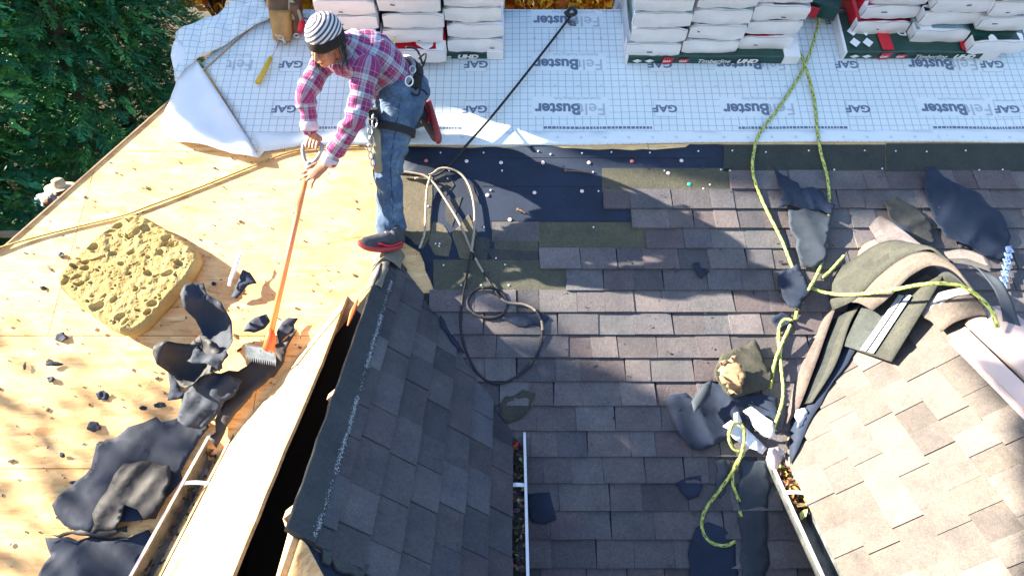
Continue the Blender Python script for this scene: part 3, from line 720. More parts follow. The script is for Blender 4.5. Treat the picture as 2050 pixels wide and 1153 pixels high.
# ---------------------------------------------------------------- printed white underlayment
def hm(u, v): return .004 + .009 * (noise.noise(Vector((u * 1.7, v * 2.1, 3))) + .5) * (1 if v < RID - .02 else 1) + .004 * noise.noise(Vector((u * 6, v * 5, 8)))
m, nt, b = newmat('printed_membrane'); b.inputs['Roughness'].default_value = .5
tc = nt.nodes.new('ShaderNodeTexCoord'); sub = nd(nt, 'ShaderNodeVectorMath', operation='SUBTRACT'); nt.links.new(tc.outputs['Object'], sub.inputs[0])
sub.inputs[1].default_value = MAIN.O - Vector((0, 3, 0))
def dot_(vec, d):
    n_ = nd(nt, 'ShaderNodeVectorMath', operation='DOT_PRODUCT'); nt.links.new(vec, n_.inputs[0]); n_.inputs[1].default_value = d; return n_.outputs['Value']
def M2(op, a, c):
    n_ = nd(nt, 'ShaderNodeMath', operation=op)
    for i, x in enumerate((a, c)):
        if isinstance(x, bpy.types.NodeSocket): nt.links.new(x, n_.inputs[i])
        elif x is not None: n_.inputs[i].default_value = x
    return n_.outputs[0]
GS = .0525
lines = []
for d in (MAIN.U, MAIN.V):
    w = dot_(sub.outputs[0], d); f_ = M2('FRACT', M2('ADD', M2('DIVIDE', w, GS), 200), None); lines.append(M2('LESS_THAN', f_, .085))
ln = M2('MAXIMUM', lines[0], lines[1])
w = noi(nt, coords(nt), 2.5, 3); wr_ = ramp(nt, w, [(.3, (.66, .75, .79)), (.7, (.73, .80, .84))])
nt.links.new(mixc(nt, ln, wr_.outputs[0], (.34, .42, .50)), b.inputs['Base Color']); M_MEM = m
M_MEMW = simple('membrane_plain', (.71, .78, .82), .5, nscale=3, namp=.05)
def mem(name, poly, mat, h=0, res=.10, thick=.0012, parent=house, extra=None):
    return sheet_obj(name, poly, MAIN, mat, h=h, thick=thick, res=res, hfun=lambda a, b_: hm(a, b_) + (extra(a, b_) if extra else 0), parent=parent, lim=30000)
um = ipoly([(405, 128), (470, 232), (520, 318), (530, 306), (610, 293), (800, 292), (1000, 294), (1200, 291), (1400, 287), (1700, 286), (2050, 287)], MAIN)
um = um + [(5.15, um[-1][1]), (5.15, RID), (HIP(RID) + .02, RID), MAIN.iuv(480, 40)]
mo_ = mem('underlayment', um, M_MEM, res=.09); mo_['label'] = 'white roof membrane printed with a grid and upside-down lettering'
# unprinted lower selvedge
v_a = MAIN.iuv(1000, 262)[1]
sel = ipoly([(506, 268), (700, 266), (1200, 264), (2050, 262)], MAIN); sel = sel + [(5.14, sel[-1][1])]
sel += [(5.14, MAIN.iuv(2050, 285)[1])] + ipoly([(2050, 285), (1700, 284), (1400, 285), (1200, 289), (1000, 292), (800, 290), (612, 291), (532, 304), (522, 312)], MAIN)
mem('underlayment_selvedge', sel, M_MEMW, h=.0016, thick=.0006)
# back slope continuation
BACK = Plane(MAIN.p(0, RID), (-1, 0, 0), (0, -math.cos(SL), math.sin(SL)))
bm_ = MB(); bm_.prism([(-5.1, -1.0), (1.7, -1.0), (1.7, 0.01), (-5.1, 0.01)], lambda a, b_: BACK.p(a, b_, .012), lambda a, b_: BACK.p(a, b_, .004)); bm_.build('underlayment_back', M_MEM, house)
# ---- lettering
def text_mesh(txt, size, off=0.0, sx=1.0, shear=0):
    cu = bpy.data.curves.new('t', 'FONT'); cu.body = txt; cu.size = size; cu.align_x = 'CENTER'; cu.align_y = 'CENTER'; cu.offset = off; cu.shear = shear; cu.resolution_u = 3
    o = bpy.data.objects.new('t', cu); COL.objects.link(o); dg = bpy.context.evaluated_depsgraph_get(); me = bpy.data.meshes.new_from_object(o.evaluated_get(dg))
    bpy.data.objects.remove(o); bpy.data.curves.remove(cu)
    co = np.empty(len(me.vertices) * 3, np.float32); me.vertices.foreach_get('co', co); co = co.reshape(-1, 3); faces = [tuple(p.vertices) for p in me.polygons]; bpy.data.meshes.remove(me)
    co[:, 0] *= sx; return co, faces
def put_text(mb, tm, place, col=(1, 1, 1), mi=0):
    co, faces = tm; b0 = len(mb.v); mb.v += [tuple(place(float(c[0]), float(c[1]))) for c in co]
    for f in faces: mb.f.append(tuple(b0 + i for i in f)); mb.c.append(col); mb.m.append(mi)
T_FELT = text_mesh('Felt', .135, .0005, .95); T_BUS = text_mesh('Buster', .125, .0042, .93); T_GAF = text_mesh('GAF', .082, .0026, 1.1); T_SM = text_mesh('Synthetic Roofing Felt', .034, .0003, 1.05)
def on_mem(u, v, h): return MAIN.p(u, v, hm(u, v) + h)
UB = {}
pat = MB(); inkd = MB(); inkl = MB(); ink2 = MB(); WORDS = []
def patch(u0, u1, v0, v1, frame=False):
    pat = MB(); n_ = 8; rows = [[on_mem(u0 + (u1 - u0) * i / n_, v0 + (v1 - v0) * j / 2, .0024) for i in range(n_ + 1)] for j in range(3)]; pat.grid(rows); pat.build('print_panel', M_MEMW, mo_)
    if frame:
        t_ = .0028
        for a, b_, c_, d_ in ((u0, u1, v0, v0 + t_), (u0, u1, v1 - t_, v1), (u0, u0 + t_, v0, v1), (u1 - t_, u1, v0, v1)):
            inkl.face([on_mem(a, c_, .0032), on_mem(b_, c_, .0032), on_mem(b_, d_, .0032), on_mem(a, d_, .0032)])
fb_u = [MAIN.iuv(x, 220)[0] for x in (395, 768, 1145, 1522, 1917)] + [4.0]; ga_u = [MAIN.iuv(x, 217)[0] for x in (570, 951, 1330, 1715)] + [3.35, 4.6]
for yrow in (45, 131, 220):
    v = MAIN.iuv(1145, yrow)[1]
    for u in fb_u:
        if u < -1.6 and yrow == 220: continue
        if u < -1.7 and yrow == 45: continue
        if u < -1.9: u = MAIN.iuv(442, 132)[0]
        if not (u - .19 < -1.95): patch(u - .27, u + .25, v - .062, v + .098)
        wf_, wb_, ws_ = MB(), MB(), MB(); WORDS.append((wf_, wb_, ws_))
        put_text(wf_, T_FELT, lambda x, y: on_mem(u + .135 - x, v - y - .002, .004)); 
        if u > -1.9: put_text(wb_, T_BUS, lambda x, y: on_mem(u - .095 - x, v - y, .004))
        put_text(ws_, T_SM, lambda x, y: on_mem(u + .04 - x, v + .082 - y, .004))
    for u in ga_u:
        wg_ = MB(); WORDS.append((None, wg_, None)); patch(u - .074, u + .074, v - .068, v + .068, True); put_text(wg_, T_GAF, lambda x, y: on_mem(u - x, v - y, .004))
v = MAIN.iuv(1000, 258)[1]; rt = random.Random(4)
for (xa, xb) in ((640, 700), (880, 925), (1088, 1308), (1478, 1700), (1866, 2060)):
    ua, ub = MAIN.iuv(xa, 258)[0], MAIN.iuv(xb, 258)[0]; u = ua
    pat = MB(); pat.grid([[on_mem(ua + (ub - ua) * i / 6, vv, .0024) for i in range(7)] for vv in (v - .018, v + .02)]); pat.build('print_panel', M_MEMW, mo_)
    while u < ub - .02:
        w_ = rt.uniform(.010, .026); inkd.face([on_mem(u, v - .010, .004), on_mem(u + w_, v - .010, .004), on_mem(u + w_, v + .010, .004), on_mem(u, v + .010, .004)]); u += w_ + .006
for yy, x0_ in ((277, 640), (176, 1065), (80, 1070)):                      # nail-line marks
    v = MAIN.iuv(1000, yy)[1]; u = MAIN.iuv(x0_, yy)[0]
    while u < 4:
        for k_ in range(6):
            a0, a1 = k_ * math.pi / 3, (k_ + 1) * math.pi / 3
            inkl.face([on_mem(u + math.cos(a) * r_, v + math.sin(a) * r_, .004) for a, r_ in ((a0, .006), (a0, .010), (a1, .010), (a1, .006))])
        u += .158
inkd.build('print_marks', M_PRINT, mo_); inkl.build('print_marks', M_PRINTL, mo_); M_PF = simple('print_faint', (.5, .56, .62), .6)
for a_, b2_, c2_ in WORDS:
    for q_, m_ in ((a_, M_PRINTL), (b2_, M_PRINT), (c2_, M_PF)):
        if q_ is not None and q_.f: q_.build('lettering', m_, mo_)
# ---- lifted corner: printed flap and white underside
def ex1(a, b_):
    q = max(0, -1.98 - a + (b_ - 3.2) * .30); return min(q, .45) * .35 + .03 * noise.noise(Vector((a * 7, b_ * 7, 2))) * min(1, q * 6)
fl = ipoly([(398, 128), (356, 172), (350, 120), (358, 76), (395, 56), (440, 38), (470, 12), (500, -6), (545, 20), (560, 40), (490, 75), (440, 108)], MAIN)
o = sheet_obj('membrane_corner', ragged(fl, rt, .08, .008), MAIN, M_MEM, h=.012, thick=.0015, res=.04, hfun=lambda a, b_: .02 + .05 * abs(noise.noise(Vector((a * 4.5, b_ * 4.5, 1)))) + .022 * abs(noise.noise(Vector((a * 11, b_ * 11, 6)))), parent=house)
o['label'] = 'crumpled printed corner of the membrane sticking out past the hip'
fl2 = ipoly([(360, 90), (392, 118), (412, 150), (455, 215), (498, 280), (523, 324), (470, 316), (420, 300), (365, 292), (330, 274), (326, 245), (345, 205), (356, 172), (350, 125)], MAIN)
o = sheet_obj('membrane_flap', fl2, MAIN, simple('membrane_underside', (.80, .83, .88), .5, nscale=2, namp=.04), h=.02, thick=.0015, res=.04,
    hfun=lambda a, b_: .04 * abs(noise.noise(Vector((a * 3.2 + b_ * 1.5, b_ * 3.2 - a, 4)))) + .05 * abs(noise.noise(Vector((a * 2.2, b_ * 2.2, 9)))) + .006 * noise.noise(Vector((a * 16, b_ * 16, 2))), parent=house)
o['label'] = 'plain white underside of the membrane folded back over the deck'
# bare wood slivers showing under the membrane's edge
wd = MB()
for x0, x1 in ((1010, 1115), (1185, 1305), (1375, 1440), (1520, 1650), (1815, 1900), (1900, 2045)):
    pass

# ---------------------------------------------------------------- nails and plastic cap nails
def cap_nail(px, py, mat, plane=MAIN, h=.008, r=.0125):
    mb = MB(); u, v = plane.iuv(px, py, h); rows = []
    for rr, zz in ((r, 0), (r, .0022), (r * .75, .0036), (r * .38, .003), (r * .36, .0046), (.0005, .005)):
        rows.append([plane.p(u + math.cos(a) * rr, v + math.sin(a) * rr, h + zz) for a in [2 * math.pi * k / 12 for k in range(12)]])
    mb.grid(rows, close=True); mb.build('cap_nail', mat, house, smooth=True)
for x, y in ((934, 323), (1003, 326), (1087, 326), (1179, 326), (1165, 383), (1070, 386), (976, 391), (1021, 440), (936, 694), (955, 738)): cap_nail(x, y, M_CAPW)
for x, y in ((853, 322), (1265, 323), (1364, 322), (1338, 347), (305, 861), (372, 885), (154, 1097), (207, 1087), (247, 1136), (136, 1086), (20, 1088)): cap_nail(x, y, M_CAPR if x % 2 else M_CAPW)
cap_nail(1380, 369, M_CAPG); cap_nail(1571, 652, M_CAPG)
rn = random.Random(8)
for x, y in [(882, 306), (968, 306), (1077, 303), (1102, 309), (1165, 307), (1224, 305), (1301, 306), (1398, 303), (1466, 302), (1533, 305), (1619, 302), (1731, 302), (1793, 303), (1855, 304), (1933, 302), (1005, 342), (1187, 345), (1330, 342), (1443, 340), (1461, 342),
             (1583, 343), (1670, 340), (1766, 338), (1873, 340), (1960, 341), (2007, 340), (896, 358), (899, 342), (982, 381), (1198, 383), (1408, 378), (1421, 370), (857, 413), (872, 488), (879, 493), (880, 488), (969, 455), (1188, 455), (993, 517), (888, 531), (1011, 530), (923, 571), (963, 571), (1018, 571), (853, 550)]:
    mb = MB(); u, v = MAIN.iuv(x, y, .009); mb.tube([MAIN.p(u, v, .006), MAIN.p(u, v, .0125)], .0052, 7); mb.build('roofing_nail', M_NAIL, house)

# ---------------------------------------------------------------- shingle bundles
def bend(u, s, h):
    r0 = .12; vb = RID - r0 * math.tan(SL)
    if s <= vb: return MAIN.p(u, s, h)
    th = min((s - vb) / (r0 + .1), 2 * SL); rest = max(0, s - vb - (r0 + .1) * 2 * SL)
    C = MAIN.p(u, vb, -r0); N = MAIN.N * math.cos(th) + MAIN.V * math.sin(th); V = MAIN.V * math.cos(th) - MAIN.N * math.sin(th)
    return C + N * (r0 + h) + V * rest
def bundle(u0, u1, v0, h0, label, side=M_GREEN, length=.92, hh=.112, seed=0, skew=0, across=False, group='shingle bundles stacked along the ridge'):
    rb_ = random.Random(seed); P0 = MAIN.p((u0 + u1) / 2, v0 + length / 2, h0)
    root = empty('shingle_bundle', P0, label, 'bundle', group)
    def body(nu, ns, inset, ha, hb, va, vb, puff, sd):
        mb = MB(); f = lambda a, s, t: None
        def pt(i, j, k):                                       # i along u, j along s, k height 0..1
            a = i / nu; s = j / ns
            uu = u0 + inset + (u1 - u0 - 2 * inset) * a + skew * s; ss = va + (vb - va) * s; h_ = ha + (hb - ha) * k
            h_ += noise.noise(Vector((a * 3, ss * 4, sd + k * .3))) * .008; ss += noise.noise(Vector((a * 3.5, sd, k * 2))) * .014 * (1 - s)
            e = min(a, 1 - a); 
            if k in (0, 1) and e < .01: h_ += (.012 if k == 0 else -.012); 
            if e < .01: uu += (1 if a < .5 else -1) * (-.004 + .006 * noise.noise(Vector((ss * 6, k, sd))))
            return bend(uu, ss, h_)
        K = 4
        def kk(k): return k / K
        loop = [(i, 0) for i in range(nu)] + [(nu, k) for k in range(K)] + [(i, K) for i in range(nu, 0, -1)] + [(0, k) for k in range(K, 0, -1)]
        rows = [[pt(i, j, kk(k)) for i, k in loop] for j in range(ns + 1)]
        mb.grid(rows, close=True)
        # front face bulges out a little
        g0 = [[pt(i, 0, kk(k)) - MAIN.V * (puff * math.sin(math.pi * min(max(k / K, .08), .92)) * (math.sin(math.pi * min(max(i / nu, .05), .95)) ** .3)) for i in range(nu + 1)] for k in range(K + 1)]
        mb.grid(g0)
        g1 = [[pt(i, ns, kk(k)) for i in range(nu + 1)] for k in range(K + 1)]; mb.grid(g1[::-1]); return mb
    body(6, 14, .003, h0 + .001, h0 + hh, v0 + .012, v0 + length, .0, seed * 1.7).build('wrapper', side, root, smooth=True)
    body(8, 2, 0, h0 + .004, h0 + hh - .003, v0, v0 + .05 + .05 * rb_.random(), .012, seed * 2.3 + 5).build('wrapper_end', M_WRAP, root, smooth=True)
    if rb_.random() < .6:
        mb = MB(); uu = rb_.uniform(u0 + .05, u1 - .05); q = h0 + rb_.uniform(.03, .08); mb.box(Matrix.Translation(MAIN.p(uu, v0 - .014, q)) @ MAIN.mat(0, 0, 0, rb_.uniform(-.2, .2)).to_3x3().to_4x4(), rb_.uniform(.01, .05), .003, .006); mb.build('scuff', M_BLACK, root)
    return root
M_SILV = simple('grey_wrapper', (.42, .46, .50), .4, nscale=7, namp=.25)
ordn = ['bottom', 'second', 'third', 'fourth', 'top']; coln = ['left', 'middle', 'right']
sides = [M_GREEN, M_RED, M_NAVY, M_GREEN, M_SILV, M_SILV, M_WRAP, M_WRAP]
rq = random.Random(21); sdn = 1
def stack(name, cols, base_h, hpitch=.128):
    global sdn
    for ci, (x0, x1, yb, n_, vj, cset) in enumerate(cols):
        for k in range(n_):
            h0 = base_h + hpitch * k; xa, xb = x0, x1
            u0, v0 = MAIN.iuv(xa, yb, base_h); u1, _ = MAIN.iuv(xb, yb, base_h)
            gro_ = 1.0
            dv = vj[k] if k < len(vj) else rq.uniform(0, .015); du = rq.uniform(-.010, .010)
            sd_ = cset[k] if k < len(cset) else rq.choice(sides)
            bundle(u0 + du - .004, u1 + du + .003, v0 + dv + .006 * k, h0, 'white-ended shingle bundle, %s in the %s column of the %s stack on the ridge' % (ordn[k], coln[ci], name), side=sd_, seed=sdn, hh=hpitch - .006); sdn += 1
stack('left-hand', [(664, 770, 120, 5, (.0, .0), (M_RED, M_NAVY, M_SILV, M_LITEBLUE)), (782, 891, 121, 5, (-.02, .03, .03, .03), (M_RED, M_WRAP, M_GREEN, M_NAVY)), (900, 1004, 105, 5, (0,), (M_SILV, M_WRAP, M_SILV, M_WRAP))], .07)
stack('middle', [(1255, 1358, 113, 5, (0, .0), (M_SILV, M_GREEN, M_LITEBLUE, M_SILV)), (1366, 1471, 107, 5, (0,), (M_SILV, M_WRAP, M_LITEBLUE, M_SILV)), (1478, 1578, 100, 5, (0,), (M_RED, M_NAVY, M_SILV, M_NAVY))], .07)
stack('right-hand', [(1706, 1806, 70, 4, (0, .01), (M_RED, M_RED, M_NAVY)), (1822, 1925, 86, 5, (0, .03, .01), (M_LITEBLUE, M_NAVY, M_NAVY)), (1932, 2030, 104, 5, (-.02, .06, .06, .06), (M_GREEN, M_WRAP, M_SILV))], .07)
# crosswise bottom bundles with printed long sides
T_TIM = text_mesh('Timberline', .050, .0006, 1.05, .25); T_UHD = text_mesh('UHD', .050, .003, 1.3, .25); T_UH2 = text_mesh('UHD', .085, .002, 1.1); T_G2 = text_mesh('GAF', .030, .0012, 1.2)
def cross_bundle(x0, x1, y, label, depth=.33, hh=.066, texts=True, white_end=True, name_seed=1, vtop=False):
    u0, v0 = MAIN.iuv(x0, y, 0); u1, _ = MAIN.iuv(x1, y, 0); v0 += .0
    root = empty('shingle_bundle', MAIN.p((u0 + u1) / 2, v0 + depth / 2, 0), label, 'bundle', 'shingle bundles stacked along the ridge')
    h0 = .016
    mb = MB(); nu = 14; rows = []
    for i in range(nu + 1):
        u = u0 + (u1 - u0) * i / nu; r_ = []
        for (dv, h_) in ((0, h0), (-.004, h0 + hh * .5), (0, h0 + hh - .006), (.008, h0 + hh), (depth * .5, h0 + hh + .003), (depth - .008, h0 + hh), (depth, h0 + hh - .006), (depth, h0)):
            r_.append(MAIN.p(u, v0 + dv + .006 * noise.noise(Vector((u * 4, h_ * 9, name_seed))), h_ + .004 * noise.noise(Vector((u * 5, dv * 5, name_seed)))))
        rows.append(r_)
    mb.grid(rows, close=True, caps=True); mb.build('wrapper', M_GREEN, root, smooth=False)
    if white_end:
        for ua, ub in ((u0 - .012, u0 + .004), (u1 - .10, u1 + .012)):
            we = MB(); we.prism([(ua, v0 - .008), (ub, v0 - .008), (ub, v0 + depth + .004), (ua, v0 + depth + .004)], lambda a, b_: MAIN.p(a, b_, h0 + hh + .006), lambda a, b_: MAIN.p(a, b_, h0))
            we.build('wrapper_end', M_WRAP, root, bevel=.003)
    pr = MB(); prr = MB(); prw = MB(); FR = Plane(MAIN.p(0, v0 - .011, h0), MAIN.U, MAIN.N)
    def fr(a, b_, e=0): return FR.p(a, b_, e)
    def diamond(mb_, place, cx, cy, s1_, s2_): mb_.face([place(cx - s1_, cy), place(cx, cy - s2_), place(cx + s1_, cy), place(cx, cy + s2_)])
    for k in range(2): diamond(prw, lambda a, b_: fr(a, b_), u0 + .07 + .085 * k, hh * .5, .034, .018)
    for a, b_ in ((u0 + .24, u0 + .31), (u0 + .355, u0 + .42)):
        s_ = .0 if a < u0 + .3 else .014; prr.face([fr(a, s_ + .004), fr(b_, s_ + .004), fr(b_ + .01, hh - s_), fr(a + .01, hh - s_)])
        put_text(prw, T_G2, lambda x, y: fr((a + b_) / 2 + x * .8, hh * .45 + y * .8, .001))
    put_text(prw, T_TIM, lambda x, y: fr(u0 + .60 + x, hh * .45 + y, .001)); put_text(prw, T_UHD, lambda x, y: fr(u0 + .83 + x, hh * .45 + y, .001))
    if vtop:
        H = h0 + hh + .0095; tp = lambda a, b_: MAIN.p(a, b_, H)
        for i in range(2):
            for j in range(2): diamond(prw, tp, u0 + .07 + .09 * i, v0 + .075 + .10 * j, .038, .042)
        prr.face([tp(u0 + .25, v0 + .01), tp(u0 + .33, v0 + .01), tp(u0 + .31, v0 + depth - .02), tp(u0 + .22, v0 + depth - .02)]); prr.face([tp(u0 + .80, v0 + .01), tp(u0 + .88, v0 + .01), tp(u0 + .86, v0 + depth * .7), tp(u0 + .78, v0 + depth * .7)])
        put_text(prw, T_UH2, lambda x, y: tp(u0 + .48 - x, v0 + .17 - y))
    prr.build('print', M_RED, root); prw.build('lettering', M_WRAP, root); return root
cross_bundle(1253, 1590, 130, 'dark green bundle lying crosswise under the middle stack, lettering and diamonds on its long side', name_seed=2)
cross_bundle(1684, 1985, 121, 'dark green crosswise bundle under the right-hand stack, red stripe and white diamonds on top', name_seed=3, vtop=True, depth=.36)
cross_bundle(700, 1004, 121, 'dark green bundle lying crosswise under the left-hand stack, nearest the man', name_seed=4)
# bundle end sticking out at the left of the right-hand stack
def tie(label):
    u0, v0 = MAIN.iuv(1622, 22, .15); root = empty('shingle_bundle', MAIN.p(u0, v0, .1), label, 'bundle')
    a = [W(1622, 2, 4.75), W(1690, 0, 4.75)]; mb = MB()
    u, v = MAIN.iuv(1655, 20, .12)
    M_ = MAIN.mat(u + .03, v + .20, .14, -.35); mb.box(M_, .22, .5, .11); o_ = mb.build('wrapper', M_GREEN, root, bevel=.008)
    mr = MB(); M_ = MAIN.mat(u - .035, v + .20 - .02, .14, -.35); mr.box(M_ @ Matrix.Translation((-.0, -.236, 0)), .07, .012, .08); mr.build('print', M_RED, root)
tie('green bundle with a red stripe poking out askew between the middle and right-hand stacks')

# ---------------------------------------------------------------- ropes
def rope(name, pts, r, label, cat='rope', cols=((.30, .36, .08), (.50, .54, .17)), fleck=(.09, .13, .04), colfun=None, n=8, extra=(), sub=10, group=None, rough=.7):
    mb = MB()
    for run in [pts] + list(extra):
        P = spline(run, sub); 
        # resample evenly
        d = [0]; 
        for a, b_ in zip(P, P[1:]): d.append(d[-1] + (b_ - a).length)
        m_ = max(4, int(d[-1] / (r * 1.6))); Q = []; j = 0
        for i in range(m_ + 1):
            t_ = d[-1] * i / m_
            while j < len(d) - 2 and d[j + 1] < t_: j += 1
            Q.append(P[j].lerp(P[j + 1], (t_ - d[j]) / max(1e-9, d[j + 1] - d[j])))
        prev = None; rows = []; b0 = len(mb.v)
        for i, p in enumerate(Q):
            t = (Q[min(i + 1, m_)] - Q[max(i - 1, 0)]).normalized(); prev = prev if prev is not None else t.orthogonal(); a = (prev - t * prev.dot(t)).normalized(); b_ = t.cross(a); prev = a
            rows.append([p + (a * math.cos(q) + b_ * math.sin(q)) * r * (1 + .10 * math.cos(3 * (q + i * .9))) for q in [2 * math.pi * k / n for k in range(n)]])
        for row in rows: mb.v += [tuple(x) for x in row]
        for i in range(m_):
            for k in range(n):
                k2 = (k + 1) % n; mb.f.append((b0 + i * n + k, b0 + i * n + k2, b0 + (i + 1) * n + k2, b0 + (i + 1) * n + k)); mb.m.append(0)
                if colfun: mb.c.append(colfun(i / m_, i, k, Q[i]))
                else: mb.c.append(fleck if (i + 2 * k) % 7 == 0 else cols[((i + k) // 2) % 2])
        for e in (0, m_): mb.f.append(tuple(b0 + e * n + k for k in (range(n) if e else range(n - 1, -1, -1)))); mb.c.append(cols[0]); mb.m.append(0)
    P0 = Vector(pts[0]); o = mb.build(name, M_ROPE, smooth=True); tag(o, label, cat, group); return o
M_ROPE = simple('braided_rope', (1, 1, 1), .75, attr=True, bs=.5, bscale=160)
mp = lambda l, pl=MAIN: [pl.img(x, y, h) for x, y, h in l]
rope('safety_rope', mp([(1650, -40, .10), (1640, 40, .07), (1612, 130, .028), (1560, 215, .022), (1525, 260, .022), (1510, 300, .025), (1508, 350, .028), (1530, 410, .03), (1565, 480, .03), (1590, 540, .035), (1622, 575, .05)]) + mp([(1680, 590, .16), (1760, 585, .22), (1860, 568, .27), (1930, 575, .24), (1980, 615, .17), (1998, 655, .12)], D2L), .0100,
     'yellow-green safety rope looping down from the ridge and over the pile of lifted shingles')
rope('safety_rope', mp([(1598, 100, .026), (1611, 130, .05), (1630, 200, .024), (1640, 290, .022), (1655, 350, .03), (1660, 400, .032), (1655, 480, .03), (1640, 540, .035), (1622, 575, .075), (1600, 610, .04), (1592, 640, .03)]), .0100,
     'yellow-green safety rope crossing the other above torn felt, ending by the green cap nail', extra=[mp([(1690, 512, .05), (1665, 540, .04), (1645, 558, .035)])])
rope('safety_rope', mp([(1588, 642, .06), (1570, 640, .05), (1559, 662, .04), (1562, 715, .04), (1568, 781, .06), (1562, 820, .07), (1543, 870, .07)]), .0095,
     'yellow-green rope hanging in a doubled bight down to the torn flashing', extra=[mp([(1583, 650, .07), (1563, 694, .06), (1550, 730, .04), (1541, 778, .04)])])
rope('safety_rope', mp([(1483, 905, .05), (1466, 895, .06), (1459, 870, .08), (1470, 846, .09), (1487, 852, .08), (1489, 885, .06), (1478, 925, .05), (1445, 975, .03), (1412, 1020, .025), (1405, 1055, .025), (1420, 1083, .025), (1450, 1092, .025), (1472, 1083, .025)]), .0095,
     'yellow-green rope end knotted in a small loop with a large bight on the shingles below', extra=[mp([(1490, 905, .05), (1470, 935, .035), (1467, 968, .03), (1480, 1004, .03)]), mp([(1481, 1022, .03), (1484, 1034, .03)])])
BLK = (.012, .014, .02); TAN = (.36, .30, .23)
def cf(tan_rects):  # rope's own tan sections, given as image rectangles
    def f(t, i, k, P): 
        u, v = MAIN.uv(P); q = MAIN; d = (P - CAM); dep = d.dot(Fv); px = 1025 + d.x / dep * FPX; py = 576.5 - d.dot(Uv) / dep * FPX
        for (x0, y0, x1, y1) in tan_rects:
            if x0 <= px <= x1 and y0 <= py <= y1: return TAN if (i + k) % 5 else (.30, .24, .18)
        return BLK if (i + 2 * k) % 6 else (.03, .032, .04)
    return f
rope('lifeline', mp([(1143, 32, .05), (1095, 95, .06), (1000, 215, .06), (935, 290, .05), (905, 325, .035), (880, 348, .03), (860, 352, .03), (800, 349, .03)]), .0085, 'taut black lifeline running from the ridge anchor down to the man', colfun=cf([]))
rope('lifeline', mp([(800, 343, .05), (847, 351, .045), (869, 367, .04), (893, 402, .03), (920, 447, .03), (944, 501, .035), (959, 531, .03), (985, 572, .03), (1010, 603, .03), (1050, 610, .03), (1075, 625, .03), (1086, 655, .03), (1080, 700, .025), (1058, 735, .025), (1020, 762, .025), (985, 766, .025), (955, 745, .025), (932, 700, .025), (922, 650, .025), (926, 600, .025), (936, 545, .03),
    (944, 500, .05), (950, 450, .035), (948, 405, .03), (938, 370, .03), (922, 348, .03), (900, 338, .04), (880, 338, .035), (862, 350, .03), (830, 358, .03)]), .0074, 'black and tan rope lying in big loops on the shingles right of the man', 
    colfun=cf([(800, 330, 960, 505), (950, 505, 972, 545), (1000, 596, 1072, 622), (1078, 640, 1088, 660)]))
rope('rope_coil', mp([(985, 574, .045), (960, 577, .03), (942, 590, .022), (936, 610, .022), (950, 628, .022), (978, 637, .022), (1005, 630, .022), (1016, 610, .022), (1006, 588, .022), (985, 577, .03), (965, 576, .04)]), .0095, 'small black ring of rope lying on the shaded shingles', colfun=cf([]))
rope('cord', mp([(862, 352, .05), (855, 380, .03), (852, 430, .025), (850, 465, .025), (840, 497, .02)]), .0075, 'thin tan cord end dangling by the man\'s rear heel', cols=((.5, .42, .3), (.42, .34, .24)), fleck=(.2, .16, .1))
rope('cord', mp([(-30, 505, .02), (60, 478, .012), (150, 455, .01), (245, 432, .01), (300, 412, .012), (400, 375, .01), (500, 335, .01), (570, 308, .01), (625, 297, .012), (720, 293, .012)]), .0065, 'thin olive cord stretched across the bare decking behind the sponge', cols=((.34, .24, .07), (.42, .32, .10)), fleck=(.15, .10, .04))
rope('webbing_line', [W(786, -30, 4.62), W(790, 20, 4.60), W(791, 60, 4.56), W(789, 98, 4.5), W(800, 150, 4.35)], .0075, 'pale yellow line hanging down in front of the left-hand bundle stack to the man\'s harness', cols=((.62, .60, .25), (.7, .68, .35)), fleck=(.4, .38, .15))

# ridge anchor
ra = empty('roof_anchor', MAIN.img(1150, 35, .02), 'black and silver rope anchor on the ridge at the top of the taut lifeline', 'anchor')
mb = MB(); u, v = MAIN.iuv(1146, 34, .03)
mb.box(MAIN.mat(u, v + .02, .015), .07, .14, .008); mb.tube([MAIN.p(u - .025, v, .02), MAIN.p(u - .02, v, .07), MAIN.p(u + .02, v, .075), MAIN.p(u + .028, v, .02)], .007, 8); mb.build('anchor_plate', M_STEEL, ra, bevel=.002)
mb = MB(); mb.tube(spline([MAIN.p(u - .045, v + .01, .05), MAIN.p(u - .01, v + .03, .085), MAIN.p(u + .02, v - .005, .07), MAIN.p(u - .03, v - .02, .06), MAIN.p(u - .05, v + .02, .05)], 5), .014, 8); mb.build('strap', M_BLACK, ra)
